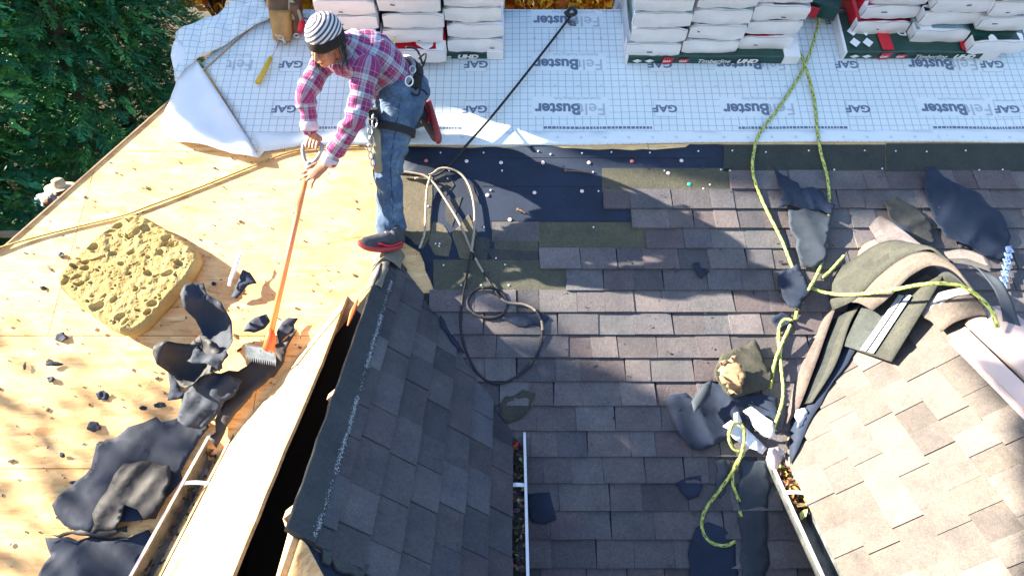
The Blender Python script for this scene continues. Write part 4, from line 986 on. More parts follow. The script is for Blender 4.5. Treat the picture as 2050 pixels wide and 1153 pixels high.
# ---------------------------------------------------------------- torn felt and scraps (each lifts away)
rs_ = random.Random(31); sc_n = [0]
def scrap(px, label, plane=MAIN, h=.013, mat=M_FELT, wob=.02, cat='felt scrap', name='felt_scrap', step=.042, amp=.015, thick=.002, res=.026, wscale=5, hfun=None, group='torn felt scraps on the roof', col=(1, 1, 1)):
    sc_n[0] += 1; P = ragged(ipoly(px, plane), rs_, step, amp)
    sd2 = Vector((sc_n[0] * 3.7, sc_n[0] * 1.9, 0)); w0 = wob; ca, sa = math.cos(sc_n[0] * 1.3), math.sin(sc_n[0] * 1.3)
    def crumple(a, b_):
        f1 = abs(noise.noise(Vector((a * wscale * 1.1, b_ * wscale * 1.1, 0)) + sd2)); f2 = abs(noise.noise(Vector((a * wscale * 2.7 + b_ * 3, b_ * wscale * 2.7, 4)) + sd2)); 
        s1_ = a * ca + b_ * sa; s2_ = -a * sa * .8 + b_ * ca + .3 * a
        g1 = abs(noise.noise(Vector((s1_ * wscale * 1.3, s2_ * .7, 2)) + sd2)); g2 = abs(noise.noise(Vector((s2_ * wscale * 1.5, s1_ * .8, 7)) + sd2))
        return min(w0, .05) * (.9 * (1 - min(1, g1 * 2.6)) + .55 * (1 - min(1, g2 * 4)) + .12 * (1 - min(1, f2 * 4))) + (hfun(a, b_) if hfun else 0)
    o = sheet_obj(name, P, plane, mat, h=h, thick=thick, res=res, wob=0, hfun=crumple, seed=sc_n[0], col=col)
    tag(o, label, cat, group); 
    return o
M_NB = simple('felt_faded_blue', (.013, .023, .044), .8, nscale=5, namp=.3, bs=.25, bscale=30)
M_SLATE = simple('felt_slate', (.030, .042, .060), .8, nscale=4, namp=.45, bs=.2, bscale=30)
scrap([(290, 848), (318, 836), (350, 842), (398, 834), (422, 856), (404, 880), (392, 905), (366, 945), (330, 1010), (300, 1040), (262, 1045), (215, 1050), (175, 1062), (135, 1052), (118, 1030), (113, 1012), (150, 975), (186, 935), (196, 895), (240, 880), (262, 856)], 'big torn sheet of dark blue felt on the decking beside the left gutter', h=.01, wob=.035, wscale=2.5)
scrap([(258, 930), (300, 925), (350, 935), (345, 1000), (322, 1040), (300, 1040), (262, 1012), (248, 1062), (195, 1068), (198, 1030), (225, 985)], 'brown-black felt layer folded over the middle of the big torn sheet', mat=M_FELT2, h=.05, wob=.02)
scrap([(92, 1076), (140, 1074), (192, 1072), (260, 1076), (300, 1060), (310, 1080), (262, 1160), (250, 1230), (50, 1230), (80, 1153), (104, 1112), (96, 1090)], 'dark blue felt sheet at the bottom left corner, cap nails along its top edge', h=.006, wob=.012)
scrap([(90, 1075), (190, 1058), (262, 1052), (262, 1066), (190, 1074), (130, 1077)], 'narrow dark felt strip along the top edge of the bottom left sheet', mat=M_FELT2, h=.03, wob=.01)
def curl(cx, cy, r_, amp_):
    u0, v0 = MAIN.iuv(cx, cy)
    return lambda a, b_: amp_ * min(1, (((a - u0) ** 2 + (b_ - v0) ** 2) / r_ ** 2))
scrap([(392, 604), (412, 592), (432, 590), (440, 612), (468, 628), (476, 645), (484, 690), (488, 735), (470, 765), (440, 748), (404, 742), (410, 712), (418, 690), (410, 655), (394, 628)], 'upright curled piece of grey-blue felt behind the shovel blade', mat=M_NB, h=.04, wob=.07, wscale=4, hfun=curl(440, 680, .20, .13))
scrap([(338, 712), (352, 704), (400, 702), (425, 690), (445, 700), (468, 722), (470, 755), (430, 764), (398, 792), (378, 782), (345, 748)], 'bowl-shaped curl of felt with a brown inside, left of the shovel blade', mat=M_FELT2, h=.03, wob=.05, hfun=curl(400, 745, .16, .11))
scrap([(338, 742), (362, 764), (378, 790), (368, 800), (340, 804), (344, 775)], 'pointed dark felt piece hanging below the bowl-shaped curl', h=.012, wob=.01)
scrap([(378, 792), (392, 778), (420, 752), (455, 756), (495, 768), (480, 800), (462, 812), (446, 832), (416, 866), (388, 862), (372, 850), (376, 820)], 'grey-blue crumpled felt just above the left gutter end', mat=M_NB, h=.05, wob=.06, wscale=6)
scrap([(432, 760), (500, 735), (545, 700), (590, 672), (600, 660), (575, 730), (530, 775), (480, 830), (455, 870), (440, 900), (425, 880), (455, 810)], 'black debris-covered felt in the valley under the bare board', mat=M_FELT2, h=.02, wob=.03)
scrap([(492, 545), (505, 551), (519, 573), (503, 579), (478, 601), (466, 599), (480, 576)], 'forked dark felt scrap above the curled piece', h=.02, wob=.03, step=.02, amp=.003)
scrap([(488, 514), (492, 522), (478, 560), (470, 582), (464, 580), (472, 550)], 'narrow white strip of flashing standing near the forked scrap', mat=M_WHITE, h=.05, wob=.02, cat='flashing strip', name='flashing_strip', step=.03, amp=.001)
scrap([(500, 655), (540, 635), (548, 650), (515, 672), (492, 668)], 'dark felt scrap behind the shovel blade', h=.02, wob=.03)
scrap([(568, 650), (600, 640), (592, 668), (562, 690), (558, 670)], 'dark felt scrap right of the shovel blade by the board', h=.02, wob=.02)
chips = [((124, 512), 14, 12, 'near the hip seam, left of the sponge'), ((124, 676), 28, 20, 'on the seam below left of the sponge'), ((110, 730), 38, 11, 'flat oblong one left under the long seam'), ((104, 760), 18, 14, 'small square one under the oblong chip'), ((209, 793), 32, 22, 'five-sided one in the middle of the lower decking'), ((190, 856), 34, 26, 'crumpled one above the big torn sheet'), ((208, 890), 36, 16, 'pointed one touching the big torn sheet'),
         ((127, 911), 12, 12, 'round one left of the big torn sheet'), ((322, 812), 26, 12, 'sliver one right of the middle, below the curled pile'), ((430, 570), 14, 9, 'small heart-like one right of the sponge'), ((150, 966), 24, 6, 'thin sliver on the tip of the big torn sheet'), ((53, 735), 8, 18, 'narrow upright one near the left edge'), ((290, 818), 16, 12, 'small notched one above the big torn sheet'), ((88, 578), 16, 10, 'tiny ring-like one below the hip seam')]
for (cx, cy), w_, h_, t_ in chips:
    k = rs_.randint(5, 7); a0 = rs_.random() * 6; q = [(cx + w_ / 2 * math.cos(a0 + 2 * math.pi * i / k) * rs_.uniform(.75, 1.15), cy + h_ / 2 * math.sin(a0 + 2 * math.pi * i / k) * rs_.uniform(.75, 1.15)) for i in range(k)]
    o = scrap(q, 'dark felt chip on bare decking, ' + t_, h=.004, wob=.012, step=.012, amp=.002, res=.012, wscale=14, group='small felt chips on the bare decking', cat='felt chip', name='felt_chip')
# scraps on the main shingles
scrap([(1541, 336), (1550, 345), (1562, 360), (1592, 374), (1596, 388), (1620, 384), (1640, 396), (1645, 412), (1664, 420), (1658, 440), (1640, 430), (1600, 428), (1575, 420), (1552, 424), (1560, 395), (1548, 362)], 'dark blue torn felt with a long tail, between the two yellow ropes', h=.022, wob=.03)
scrap([(1572, 430), (1600, 428), (1632, 432), (1656, 446), (1652, 490), (1640, 532), (1626, 542), (1600, 538), (1586, 505), (1573, 465)], 'grey-blue tongue of felt directly under the long-tailed piece', mat=M_SLATE, h=.025, wob=.03, wscale=3)
scrap([(1550, 562), (1572, 548), (1584, 540), (1600, 560), (1612, 590), (1594, 626), (1574, 622), (1558, 600)], 'navy felt fold left of the rope crossing', h=.03, wob=.05)
scrap([(1536, 640), (1560, 628), (1580, 634), (1584, 655), (1560, 668), (1548, 655)], 'small navy felt scrap beside the green cap nail', h=.02, wob=.02)
scrap([(1842, 345), (1862, 346), (1880, 362), (1900, 372), (1936, 386), (1958, 396), (1975, 420), (1995, 432), (2014, 480), (2012, 515), (2000, 526), (1960, 520), (1920, 498), (1884, 482), (1864, 448), (1850, 410), (1840, 380)], 'largest navy felt sheet, upper right above the lifted ridge shingles', h=.022, wob=.03, wscale=3)
scrap([(1762, 410), (1785, 400), (1840, 430), (1862, 452), (1866, 490), (1840, 498), (1800, 470), (1770, 440)], 'dark olive shingle underside between the pile and the largest felt sheet', mat=M_OLIVE, col=(.04, .044, .045), h=.03, wob=.015, cat='shingle piece', name='shingle_piece')
scrap([(1322, 802), (1346, 794), (1370, 790), (1384, 806), (1398, 776), (1420, 768), (1446, 778), (1500, 792), (1552, 800), (1550, 850), (1520, 858), (1496, 872), (1440, 886), (1400, 905), (1380, 900), (1362, 880), (1345, 850)], 'broad navy felt sheet at the foot of the right-hand valley', h=.022, wob=.03, wscale=3)
scrap([(1376, 812), (1400, 778), (1418, 768), (1412, 800), (1396, 820), (1380, 835)], 'light corner folded up on the broad navy felt sheet', mat=M_SLATE, h=.07, wob=.03)
scrap([(1352, 967), (1376, 956), (1400, 953), (1405, 975), (1396, 994), (1376, 1002), (1362, 985)], 'rounded navy felt patch under the broad sheet', h=.016, wob=.008)
scrap([(1478, 915), (1536, 924), (1534, 1010), (1532, 1090), (1534, 1200), (1478, 1200), (1480, 1100), (1474, 1000)], 'long vertical strip of black felt below the torn flashing', mat=M_SLATE, h=.018, wob=.012)
scrap([(1380, 1090), (1392, 1055), (1415, 1045), (1446, 1056), (1470, 1090), (1472, 1200), (1386, 1200), (1378, 1130)], 'navy felt patch at the bottom edge, inside the big rope bight', h=.016, wob=.01)
scrap([(1430, 925), (1448, 918), (1456, 950), (1450, 985), (1438, 1000), (1430, 960)], 'narrow grey felt scrap between the rope bight and the vertical strip', mat=M_SLATE, h=.018, wob=.01)
scrap([(1057, 990), (1100, 986), (1106, 1010), (1114, 1040), (1090, 1050), (1066, 1046), (1056, 1030)], 'navy felt patch right of the middle gutter', h=.016, wob=.008)
scrap([(1000, 637), (1040, 632), (1086, 628), (1099, 640), (1084, 656), (1050, 658), (1020, 648)], 'long thin navy felt patch inside the black rope loop', h=.016, wob=.006)
scrap([(1384, 534), (1398, 528), (1412, 544), (1420, 546), (1404, 562), (1394, 556)], 'tiny navy chip alone on the sunlit shingles', h=.018, wob=.01, step=.02)
scrap([(1440, 712), (1470, 700), (1506, 684), (1522, 715), (1542, 760), (1532, 780), (1502, 790), (1462, 802), (1436, 775), (1426, 742)], 'square olive shingle piece lying askew above the broad felt sheet', mat=M_OLIVE, col=(.055, .056, .046), h=.03, wob=.02, cat='shingle piece', name='shingle_piece')
scrap([(1430, 735), (1462, 722), (1480, 760), (1472, 800), (1450, 790), (1432, 768)], 'clump of dry brown thatch on the olive shingle piece', mat=M_TWIG, h=.05, wob=.05, wscale=16, cat='debris clump', name='debris_clump', step=.012, amp=.01)
def hv(a, b_): return .02
scrap([(872, 640), (884, 632), (905, 655), (932, 668), (942, 700), (936, 722), (915, 712), (896, 690)], 'dark felt tear in the valley of the middle dormer', plane=D1R, h=.03, wob=.012)
scrap([(1000, 815), (1012, 795), (1046, 782), (1072, 790), (1062, 812), (1040, 842), (1016, 850), (1002, 838)], 'black tar-soaked scrap at the foot of the dormer valley', mat=M_OLIVE, col=(.055, .056, .046), h=.018, wob=.01)
# torn white flashing at the foot of the right valley
for q, lb, hh_ in (([(1440, 858), (1456, 846), (1470, 850), (1500, 872), (1530, 900), (1520, 912), (1494, 900), (1462, 880)], 'bent white flashing under the small rope loop', .04),
              ([(1480, 828), (1494, 820), (1512, 834), (1540, 862), (1546, 880), (1528, 884), (1500, 862)], 'white flashing strip pointing at the hanging rope', .06),
              ([(1455, 838), (1464, 834), (1474, 852), (1464, 858)], 'small white metal corner above the loop', .07),
              ([(1584, 826), (1600, 822), (1604, 842), (1596, 858), (1584, 862), (1580, 840)], 'curled white metal tab on the edge of the sunlit shingles', .06),
              ([(1524, 905), (1548, 898), (1560, 912), (1540, 948), (1528, 944), (1520, 925)], 'pinkish metal end cap by the right-hand gutter', .05)):
    scrap(q, lb, mat=M_PINK if 'pinkish' in lb else M_WHITE, h=hh_, wob=.05, wscale=8, cat='flashing piece', name='flashing_piece', step=.03, amp=.004, group='torn flashing at the valley foot')
# ---------------------------------------------------------------- pile of lifted shingles over dormer 2's ridge end
M_TANSH = shingle_mat('tan_shingle'); pile = empty('lifted_shingles', D2L.p(-3.0, .9, .05), 'heap of curled ridge shingles thrown up over the right-hand dormer', 'shingle pile')
def ruled(name, A, B, colA, colB=None, nA=10, nB=5, thick=.005, parent=pile, sag=0, mat=None):
    P = spline([q[2].img(q[0], q[1], q[3]) for q in A], nA); Q = spline([q[2].img(q[0], q[1], q[3]) for q in B], nA)
    while len(P) > len(Q): Q.append(Q[-1])
    while len(Q) > len(P): P.append(P[-1])
    mb = MB(); colB = colB or colA
    for j in range(nB):
        t0, t1 = j / nB, (j + 1) / nB; c = tuple(colA[i] * (1 - (t0 > .48)) + colB[i] * (t0 > .48) for i in range(3))
        f = lambda k, t: P[k].lerp(Q[k], t) + Vector((0, 0, sag * math.sin(math.pi * t) + .007 * noise.noise(P[k] * 9 + Vector((t * 2, 0, 0)))))
        k = 0
        while k < len(P) - 1:
            k2 = min(len(P) - 1, k + rs_.randint(4, 9)); s_ = rs_.uniform(.82, 1.16); mb.grid([[f(q, t0) for q in range(k, k2 + 1)], [f(q, t1) for q in range(k, k2 + 1)]], tuple(x * s_ for x in c)); k = k2
    o = mb.build(name, mat or M_TANSH, parent, smooth=True); s_ = o.modifiers.new('s', 'SOLIDIFY'); s_.thickness = thick; s_.offset = -1; return o
D = D2L; OLV = (.046, .050, .044); TN = (.110, .094, .084); DK = (.03, .036, .036); BRN = (.115, .092, .085)
# dark felt under the valley side
fp = ragged(ipoly([(1588, 935), (1590, 850), (1640, 740), (1700, 600), (1770, 470), (1792, 448), (1830, 470), (1800, 560), (1740, 680), (1660, 790), (1622, 860), (1604, 905)], D2L), rs_, .06, .008)
sheet_obj('felt_layer', fp, D2L, M_FELT, h=.026, thick=.002, res=.1, wob=.01, parent=pile)
ruled('shingle', [(1612, 612, D, .06), (1590, 690, D, .07), (1566, 770, D, .07), (1550, 800, D, .05), (1560, 870, D, .04)], [(1692, 570, D, .10), (1664, 640, D, .10), (1636, 720, D, .09), (1606, 800, D, .07), (1592, 830, D, .04)], BRN, BRN, sag=.015)
ruled('shingle', [(1668, 640, D, .06), (1644, 700, D, .06), (1618, 770, D, .05), (1602, 812, D, .04)], [(1722, 608, D, .09), (1700, 650, D, .08), (1672, 730, D, .07), (1626, 804, D, .05)], DK, OLV)
ruled('shingle', [(1640, 560, D, .10), (1692, 530, D, .15), (1752, 492, D, .19), (1800, 482, D, .20), (1852, 500, D, .18), (1896, 524, D, .15)], [(1668, 622, D, .11), (1712, 600, D, .16), (1764, 548, D, .20), (1812, 516, D, .21), (1862, 502, D, .20), (1902, 532, D, .16)], OLV, OLV, sag=.02)
ruled('shingle', [(1706, 606, D, .15), (1756, 556, D, .19), (1806, 520, D, .21), (1858, 505, D, .205), (1904, 534, D, .17), (1950, 590, D, .10)], [(1746, 624, D, .14), (1786, 590, D, .18), (1824, 552, D, .20), (1870, 532, D, .20), (1914, 548, D, .17), (1972, 620, D, .10)], TN, TN, sag=.015)
ruled('shingle', [(1730, 606, D, .09), (1712, 640, D, .08), (1688, 692, D, .06)], [(1890, 548, D, .12), (1842, 630, D, .10), (1784, 724, D, .07)], (.045, .055, .055), OLV, nB=8)
st_ = MB()
for dx in (0, 15):
    a = [D.img(1800 + dx, 590, .118), D.img(1722 + dx, 700 + dx * .3, .079)]; b_ = [D.img(1810 + dx, 592, .118), D.img(1734 + dx, 703 + dx * .3, .079)]; st_.face([a[0], b_[0], b_[1], a[1]])
so = st_.build('adhesive_strip', simple('adhesive_film', (.42, .46, .50), .5, nscale=60, namp=.5), pile); mo = so.modifiers.new('s', 'SOLIDIFY'); mo.thickness = .002
ruled('shingle', [(1850, 636, D, .07), (1880, 606, D, .09), (1930, 590, D, .10), (1952, 596, D, .10)], [(1884, 666, D, .05), (1912, 646, D, .07), (1948, 634, D, .08), (1976, 634, D, .08)], TN, TN, sag=.01)
ruled('shingle', [(1842, 626, D, .05), (1876, 590, D, .08), (1930, 575, D, .09)], [(1856, 640, D, .06), (1896, 602, D, .10), (1945, 588, D, .10)], (.55, .52, .54), (.42, .40, .42))
ruled('shingle', [(1740, 456, D, .18), (1760, 434, D, .20), (1776, 438, D, .20)], [(1762, 492, D, .19), (1806, 486, D, .20), (1858, 500, D, .19)], (.11, .10, .11), (.10, .09, .10))
ruled('shingle', [(1700, 520, D, .06), (1730, 490, D, .10), (1752, 480, D, .14)], [(1690, 540, D, .05), (1716, 524, D, .08), (1766, 495, D, .12)], (.22, .17, .12), (.14, .11, .08))
ruled('shingle', [(1866, 560, D, .10), (1900, 545, D, .14), (1950, 590, D, .12), (1990, 660, D, .04)], [(1930, 575, D, .05), (1950, 600, D, .05), (1970, 620, D, .04), (1985, 650, D, .02)], DK, DK)
ruled('shingle', [(1920, 520, D, .14), (1960, 540, D, .13), (2000, 600, D, .09), (2010, 690, D, .02)], [(1975, 545, D, .10), (2010, 570, D, .08), (2040, 640, D, .04), (2050, 700, D, .0)], (.05, .06, .07), (.05, .06, .07), mat=M_SLATE)
ruled('shingle', [(1890, 505, D, .15), (1930, 500, D, .14), (1970, 515, D, .12)], [(1900, 528, D, .14), (1940, 532, D, .13), (1985, 545, D, .10)], (.13, .11, .11), (.05, .05, .055))
ruled('shingle', [(1960, 640, D, .03), (1985, 640, D, .05), (2010, 660, D, .04)], [(1990, 700, D, .0), (2010, 705, D, .02), (2040, 700, D, .01)], (.06, .07, .08), (.10, .11, .12))
# blue speckled strap
mb = MB(); 
for i in range(7):
    a = MAIN.img(2022 - i * 2.2, 494 + i * 12, .05); b_ = MAIN.img(2022 - (i + 1) * 2.2, 494 + (i + 1) * 12, .05); mb.box(Matrix.Translation((a + b_) / 2) @ MAIN.mat(0, 0, 0, 0.1).to_3x3().to_4x4(), .036, (b_ - a).length * .98, .012, (1, 1, 1))
m, nt, b = newmat('speckled_blue'); vo = nd(nt, 'ShaderNodeTexVoronoi', Scale=70.0); nt.links.new(coords(nt), vo.inputs['Vector']); nt.links.new(ramp(nt, vo.outputs['Distance'], [(.25, (.015, .06, .22)), (.6, (.22, .32, .5))]).outputs[0], b.inputs['Base Color'])
o = mb.build('strap', m, merge=True); tag(o, 'blue speckled strap end at the right edge below the largest felt sheet', 'strap')
# ---------------------------------------------------------------- gutter leaves (uncountable litter) and a few single leaves
def leaf_faces(mb, P, N, s, ang, col, curl_=.3):
    a = N.orthogonal().normalized(); b_ = N.cross(a); X = a * math.cos(ang) + b_ * math.sin(ang); Y = N.cross(X)
    mb.face([P - X * s, P - X * s * .2 + Y * s * .5 + N * s * curl_, P + X * s * .6 + Y * s * .3 + N * s * curl_ * .5, P + X * s], col); mb.face([P - X * s, P + X * s, P + X * s * .6 - Y * s * .35 + N * s * curl_, P - X * s * .2 - Y * s * .5 + N * s * curl_ * .6], col)
M_LEAF = simple('dead_leaves', (1, 1, 1), .7, attr=True)
def litter(name, label, x0, x1, y0, y1, z, n_, seed, pal, topred=False):
    mb = MB(); r_ = random.Random(seed)
    for i in range(n_):
        y = r_.uniform(y0, y1); x = r_.uniform(x0, x1); P = Vector((x, y, z + r_.uniform(-.03, .015))); N = Vector((r_.gauss(0, .5), r_.gauss(0, .5), 1)).normalized()
        c = r_.choice(pal); c = tuple(q * r_.uniform(.5, 1.3) for q in c)
        if topred and y > y1 - .12 and r_.random() < .6: c = (.55, .03, .02)
        leaf_faces(mb, P, N, r_.uniform(.010, .026), r_.random() * 6, c)
    o = mb.build(name, M_LEAF); tag(o, label, 'leaf litter', kind='stuff'); return o
LP = [(.14, .09, .04), (.05, .035, .02), (.22, .15, .08), (.03, .02, .015), (.30, .22, .12), (.02, .015, .012)]
litter('leaf_litter', 'dead leaves and twigs packed in the middle gutter, red ones at its upper end', E1R + .02, E1R + .105, 1.2, y_at(0, 862, .08, EZ1 - .03), EZ1 - .045, 420, 1, LP, True)
litter('leaf_litter', 'dark leaf mould in the left gutter beside the bare board', E1L - .20, E1L - .09, 1.0, y_at(0, 872, -1.6, EZ1 - .03), EZ1 - .085, 160, 2, [(.02, .018, .016), (.05, .035, .02), (.10, .07, .03)])
litter('leaf_litter', 'brown and orange leaves heaped at the upper end of the right-hand gutter', E2L - .11, E2L - .02, y_at(0, 1010, 1.45, EZ2), y_at(0, 922, 1.45, EZ2 - .03), EZ2 - .035, 150, 3, [(.20, .08, .03), (.45, .20, .03), (.10, .05, .02), (.30, .25, .08), (.04, .02, .01)])
for i, (px, py, s_, c, lb) in enumerate(((1610, 1030, .036, (.45, .42, .14), 'yellow-green leaf hanging over the right-hand gutter'), (1645, 1052, .030, (.62, .46, .26), 'tan leaf on the gutter edge beside the yellow-green one'), (1605, 958, .030, (.70, .36, .04), 'bright orange leaf at the top of the right-hand gutter'), (1616, 1000, .03, (.35, .28, .06), 'olive leaf below the white gutter strap'))):
    mb = MB(); P = D2L.img(px, py, .0); leaf_faces(mb, P, (D2L.N + Vector((0, 0, .3))).normalized(), s_, i * 1.3, c, .35); o = mb.build('fallen_leaf', M_LEAF); s2 = o.modifiers.new('s', 'SOLIDIFY'); s2.thickness = .001; tag(o, lb, 'leaf', 'single leaves by the right-hand gutter')
# grit and crumbs over decking and shingles
mb = MB(); r_ = random.Random(77)
for i in range(900):
    if i < 520: u, v = r_.uniform(-3.4, -.9), r_.uniform(.2, 2.6)
    elif i < 600: u, v = r_.gauss(-1.5, .22), r_.gauss(1.1, .3)
    else: u, v = r_.uniform(-.6, 3.4), r_.uniform(-.1, 2.6)
    if u < HIP(v) + .05: continue
    s_ = r_.uniform(.0018, .0065) * (2.0 if r_.random() < .14 else 1); hgt = .002 if u < -.75 else .026
    if u > -.1 and v < .8 and u < .15: continue
    c = r_.choice([(.03, .035, .05), (.06, .045, .03), (.10, .07, .04), (.02, .02, .03)]); P = MAIN.p(u, v, hgt + s_ * .4); mb.box(MAIN.mat(u, v, hgt + s_ * .3, r_.random() * 3), s_ * r_.uniform(1, 3), s_, s_ * .5, c)
o = mb.build('roofing_grit', M_LEAF); tag(o, 'crumbs of felt and shingle scattered over the decking and shingles', 'grit', kind='stuff')
# a few loose long nails / pry scraps
for (xa, ya, xb, yb, lb) in ((1132, 342, 1188, 347, 'rusty bent nail strip on the felt near the dark olive shingle end'), (1036, 420, 1052, 427, 'single rusty nail on the sunlit felt')):
    mb = MB(); a = MAIN.img(xa, ya, .015); b_ = MAIN.img(xb, yb, .02); mb.tube([a, a.lerp(b_, .5) + Vector((0, 0, .006)), b_], .0045, 6); mb.tube([a, a + MAIN.N * .008], .009, 7); o = mb.build('loose_nail', simple('rust', (.20, .12, .07), .7)); tag(o, lb, 'nail')
# plank end far left
mb = MB(); a, b_ = W(-30, 468, 7.2), W(40, 470, 7.2); mb.box(Matrix.Translation((a + b_) / 2), (b_ - a).length, .10, .035); o = mb.build('scaffold_plank', M_WOOD); tag(o, 'pale plank end sticking out past the roof edge under the conifer', 'plank')
# carry the plank
o.location = (0, 0, 0)
# ---------------------------------------------------------------- solid blending: capsules -> voxel remesh -> one skin
def capsule(mb, p0, p1, r0, r1, n=14, flat=None, k=1.0):
    """tapered capsule; flat=(dir, factor) squashes the section along dir"""
    p0, p1 = Vector(p0), Vector(p1); t = p1 - p0; L = t.length; t = t.normalized() if L > 1e-6 else Vector((0, 0, 1))
    a = flat[0] - t * flat[0].dot(t) if flat else t.orthogonal(); a = a.normalized() if a.length > 1e-4 else t.orthogonal().normalized(); b = t.cross(a); fa = flat[1] if flat else 1
    rows = []; m = 5
    for i in range(m + 1): q = math.pi / 2 * i / m; rows.append((p0 - t * r0 * math.cos(q), r0 * max(math.sin(q), .02)))
    for i in range(1, 4): s = i / 4; rows.append((p0.lerp(p1, s), r0 + (r1 - r0) * s))
    for i in range(m + 1): q = math.pi / 2 * (1 - i / m); rows.append((p1 + t * r1 * math.cos(q), r1 * max(math.sin(q), .02)))
    mb.grid([[c + a * math.cos(w) * r * fa + b * math.sin(w) * r for w in [2 * math.pi * j / n for j in range(n)]] for c, r in rows], close=True, caps=True)
def ellip(mb, c, X, Y, Z, n=16):
    rows = []
    for i in range(1, n): 
        q = math.pi * i / n; rows.append([Vector(c) + Z * math.cos(q) + (X * math.cos(w) + Y * math.sin(w)) * math.sin(q) for w in [2 * math.pi * j / (n + 4) for j in range(n + 4)]])
    rows = [[Vector(c) + Z * .999 + (p - (Vector(c) + Z)) * 0 + X * .001 * math.cos(j) + Y * .001 * math.sin(j) for j, p in enumerate(rows[0])]] + rows + [[Vector(c) - Z * .999 + X * .001 * math.cos(j) + Y * .001 * math.sin(j) for j in range(n + 4)]]
    mb.grid(rows, close=True, caps=True)
def blend(mb, name, mat, parent, voxel=.008, smooth=6, fac=.5, post=None):
    me = bpy.data.meshes.new('tmp'); me.from_pydata(mb.v, [], mb.f); bm = bmesh.new(); bm.from_mesh(me)
    bmesh.ops.remove_doubles(bm, verts=bm.verts, dist=1e-6); bmesh.ops.recalc_face_normals(bm, faces=bm.faces[:]); bm.to_mesh(me); bm.free()
    o = bpy.data.objects.new('tmp', me); COL.objects.link(o); r_ = o.modifiers.new('r', 'REMESH'); r_.mode = 'VOXEL'; r_.voxel_size = voxel; r_.use_smooth_shade = True
    if smooth: s_ = o.modifiers.new('s', 'SMOOTH'); s_.factor = fac; s_.iterations = smooth
    dg = bpy.context.evaluated_depsgraph_get(); dg.update(); m2 = bpy.data.meshes.new_from_object(o.evaluated_get(dg)); bpy.data.objects.remove(o); bpy.data.meshes.remove(me)
    m2.name = name
    if post: post(m2)
    m2.materials.clear(); m2.materials.append(mat); m2.polygons.foreach_set('use_smooth', [True] * len(m2.polygons))
    return link(name, m2, parent)
def vco(me): a = np.empty(len(me.vertices) * 3, np.float32); me.vertices.foreach_get('co', a); return a.reshape(-1, 3).astype(float)
def displace(me, f):
    co = vco(me); nn = np.empty(len(me.vertices) * 3, np.float32); me.vertices.foreach_get('normal', nn); nn = nn.reshape(-1, 3)
    d = np.array([f(Vector(c), Vector(n_)) for c, n_ in zip(co, nn)])[:, None]; me.vertices.foreach_set('co', (co + nn * d).astype(np.float32).ravel()); me.update()

# ---------------------------------------------------------------- giant sponge
sr = random.Random(14); SH_ = .105
BL, BT, BR_, BB = [Vector((*MAIN.iuv(x, y, 0), 0)) for x, y in ((110, 572), (276, 428), (432, 524), (276, 700))]
def spq(a, b_): return BL * (1 - a) * (1 - b_) + BB * a * (1 - b_) + BR_ * a * b_ + BT * (1 - a) * b_
def sq(a, b_, e=5.0):                     # square [-1,1]^2 -> rounded square
    m_ = (abs(a) ** e + abs(b_) ** e) ** (1 / e); M_ = max(abs(a), abs(b_)); k = M_ / m_ if m_ > 1e-9 else 1; return a * k, b_ * k
holes = []
for i in range(170):
    big = sr.random() < .22; rx = sr.uniform(.04, .105) if big else sr.uniform(.010, .036)
    holes.append((sr.uniform(-.92, .92), sr.uniform(-.92, .92), rx, rx * sr.uniform(.45, .9), sr.uniform(.3, 1.2), (.028 if big else .018) * sr.uniform(.6, 1.2)))
N_ = 190; HA = np.array(holes)
def sp_depth(A, B):
    d = np.zeros(A.shape)
    nx = np.vectorize(lambda x, y: noise.noise(Vector((x * 5, y * 5, 1))))(A, B); ny = np.vectorize(lambda x, y: noise.noise(Vector((x * 5, y * 5, 8))))(A, B); A = A + .055 * nx; B = B + .055 * ny
    for a, b_, rx, ry, th, dep in holes:
        x = (A - a) * math.cos(th) + (B - b_) * math.sin(th); y = -(A - a) * math.sin(th) + (B - b_) * math.cos(th)
        q = np.sqrt((x / rx) ** 2 + (y / ry) ** 2); d = np.maximum(d, dep * np.clip((1.25 - q) / .75, 0, 1) ** .8)
    return d
g1 = np.linspace(-1, 1, N_); AA, BB2 = np.meshgrid(g1, g1, indexing='ij'); DP = sp_depth(AA, BB2)
sp = MB(); rows = []
for i in range(N_):
    r_ = []
    for j in range(N_):
        a, b_ = sq(g1[i], g1[j]); q = spq((a * .97 + 1) / 2, (b_ * .97 + 1) / 2); e = max(abs(g1[i]), abs(g1[j])); ed = max(0, (e - .93) / .07)
        z = SH_ - .018 * ed ** 2 - DP[i, j] * (1 - ed) + .012 * noise.noise(Vector((a * 2.2, b_ * 2.2, 1))) + .006 * noise.noise(Vector((a * 9, b_ * 9, 2))) + .0022 * noise.noise(Vector((a * 34, b_ * 34, 2))) - .007 * max(0, .22 - abs(noise.noise(Vector((a * 6, b_ * 7, 12)))) * 1.6)
        r_.append(MAIN.p(q.x, q.y, z))
    rows.append(r_)
sp.grid(rows)
ring = [(i, 0) for i in range(N_)] + [(N_ - 1, j) for j in range(1, N_)] + [(i, N_ - 1) for i in range(N_ - 2, -1, -1)] + [(0, j) for j in range(N_ - 2, 0, -1)]
srows = []
C0 = spq(.5, .5)
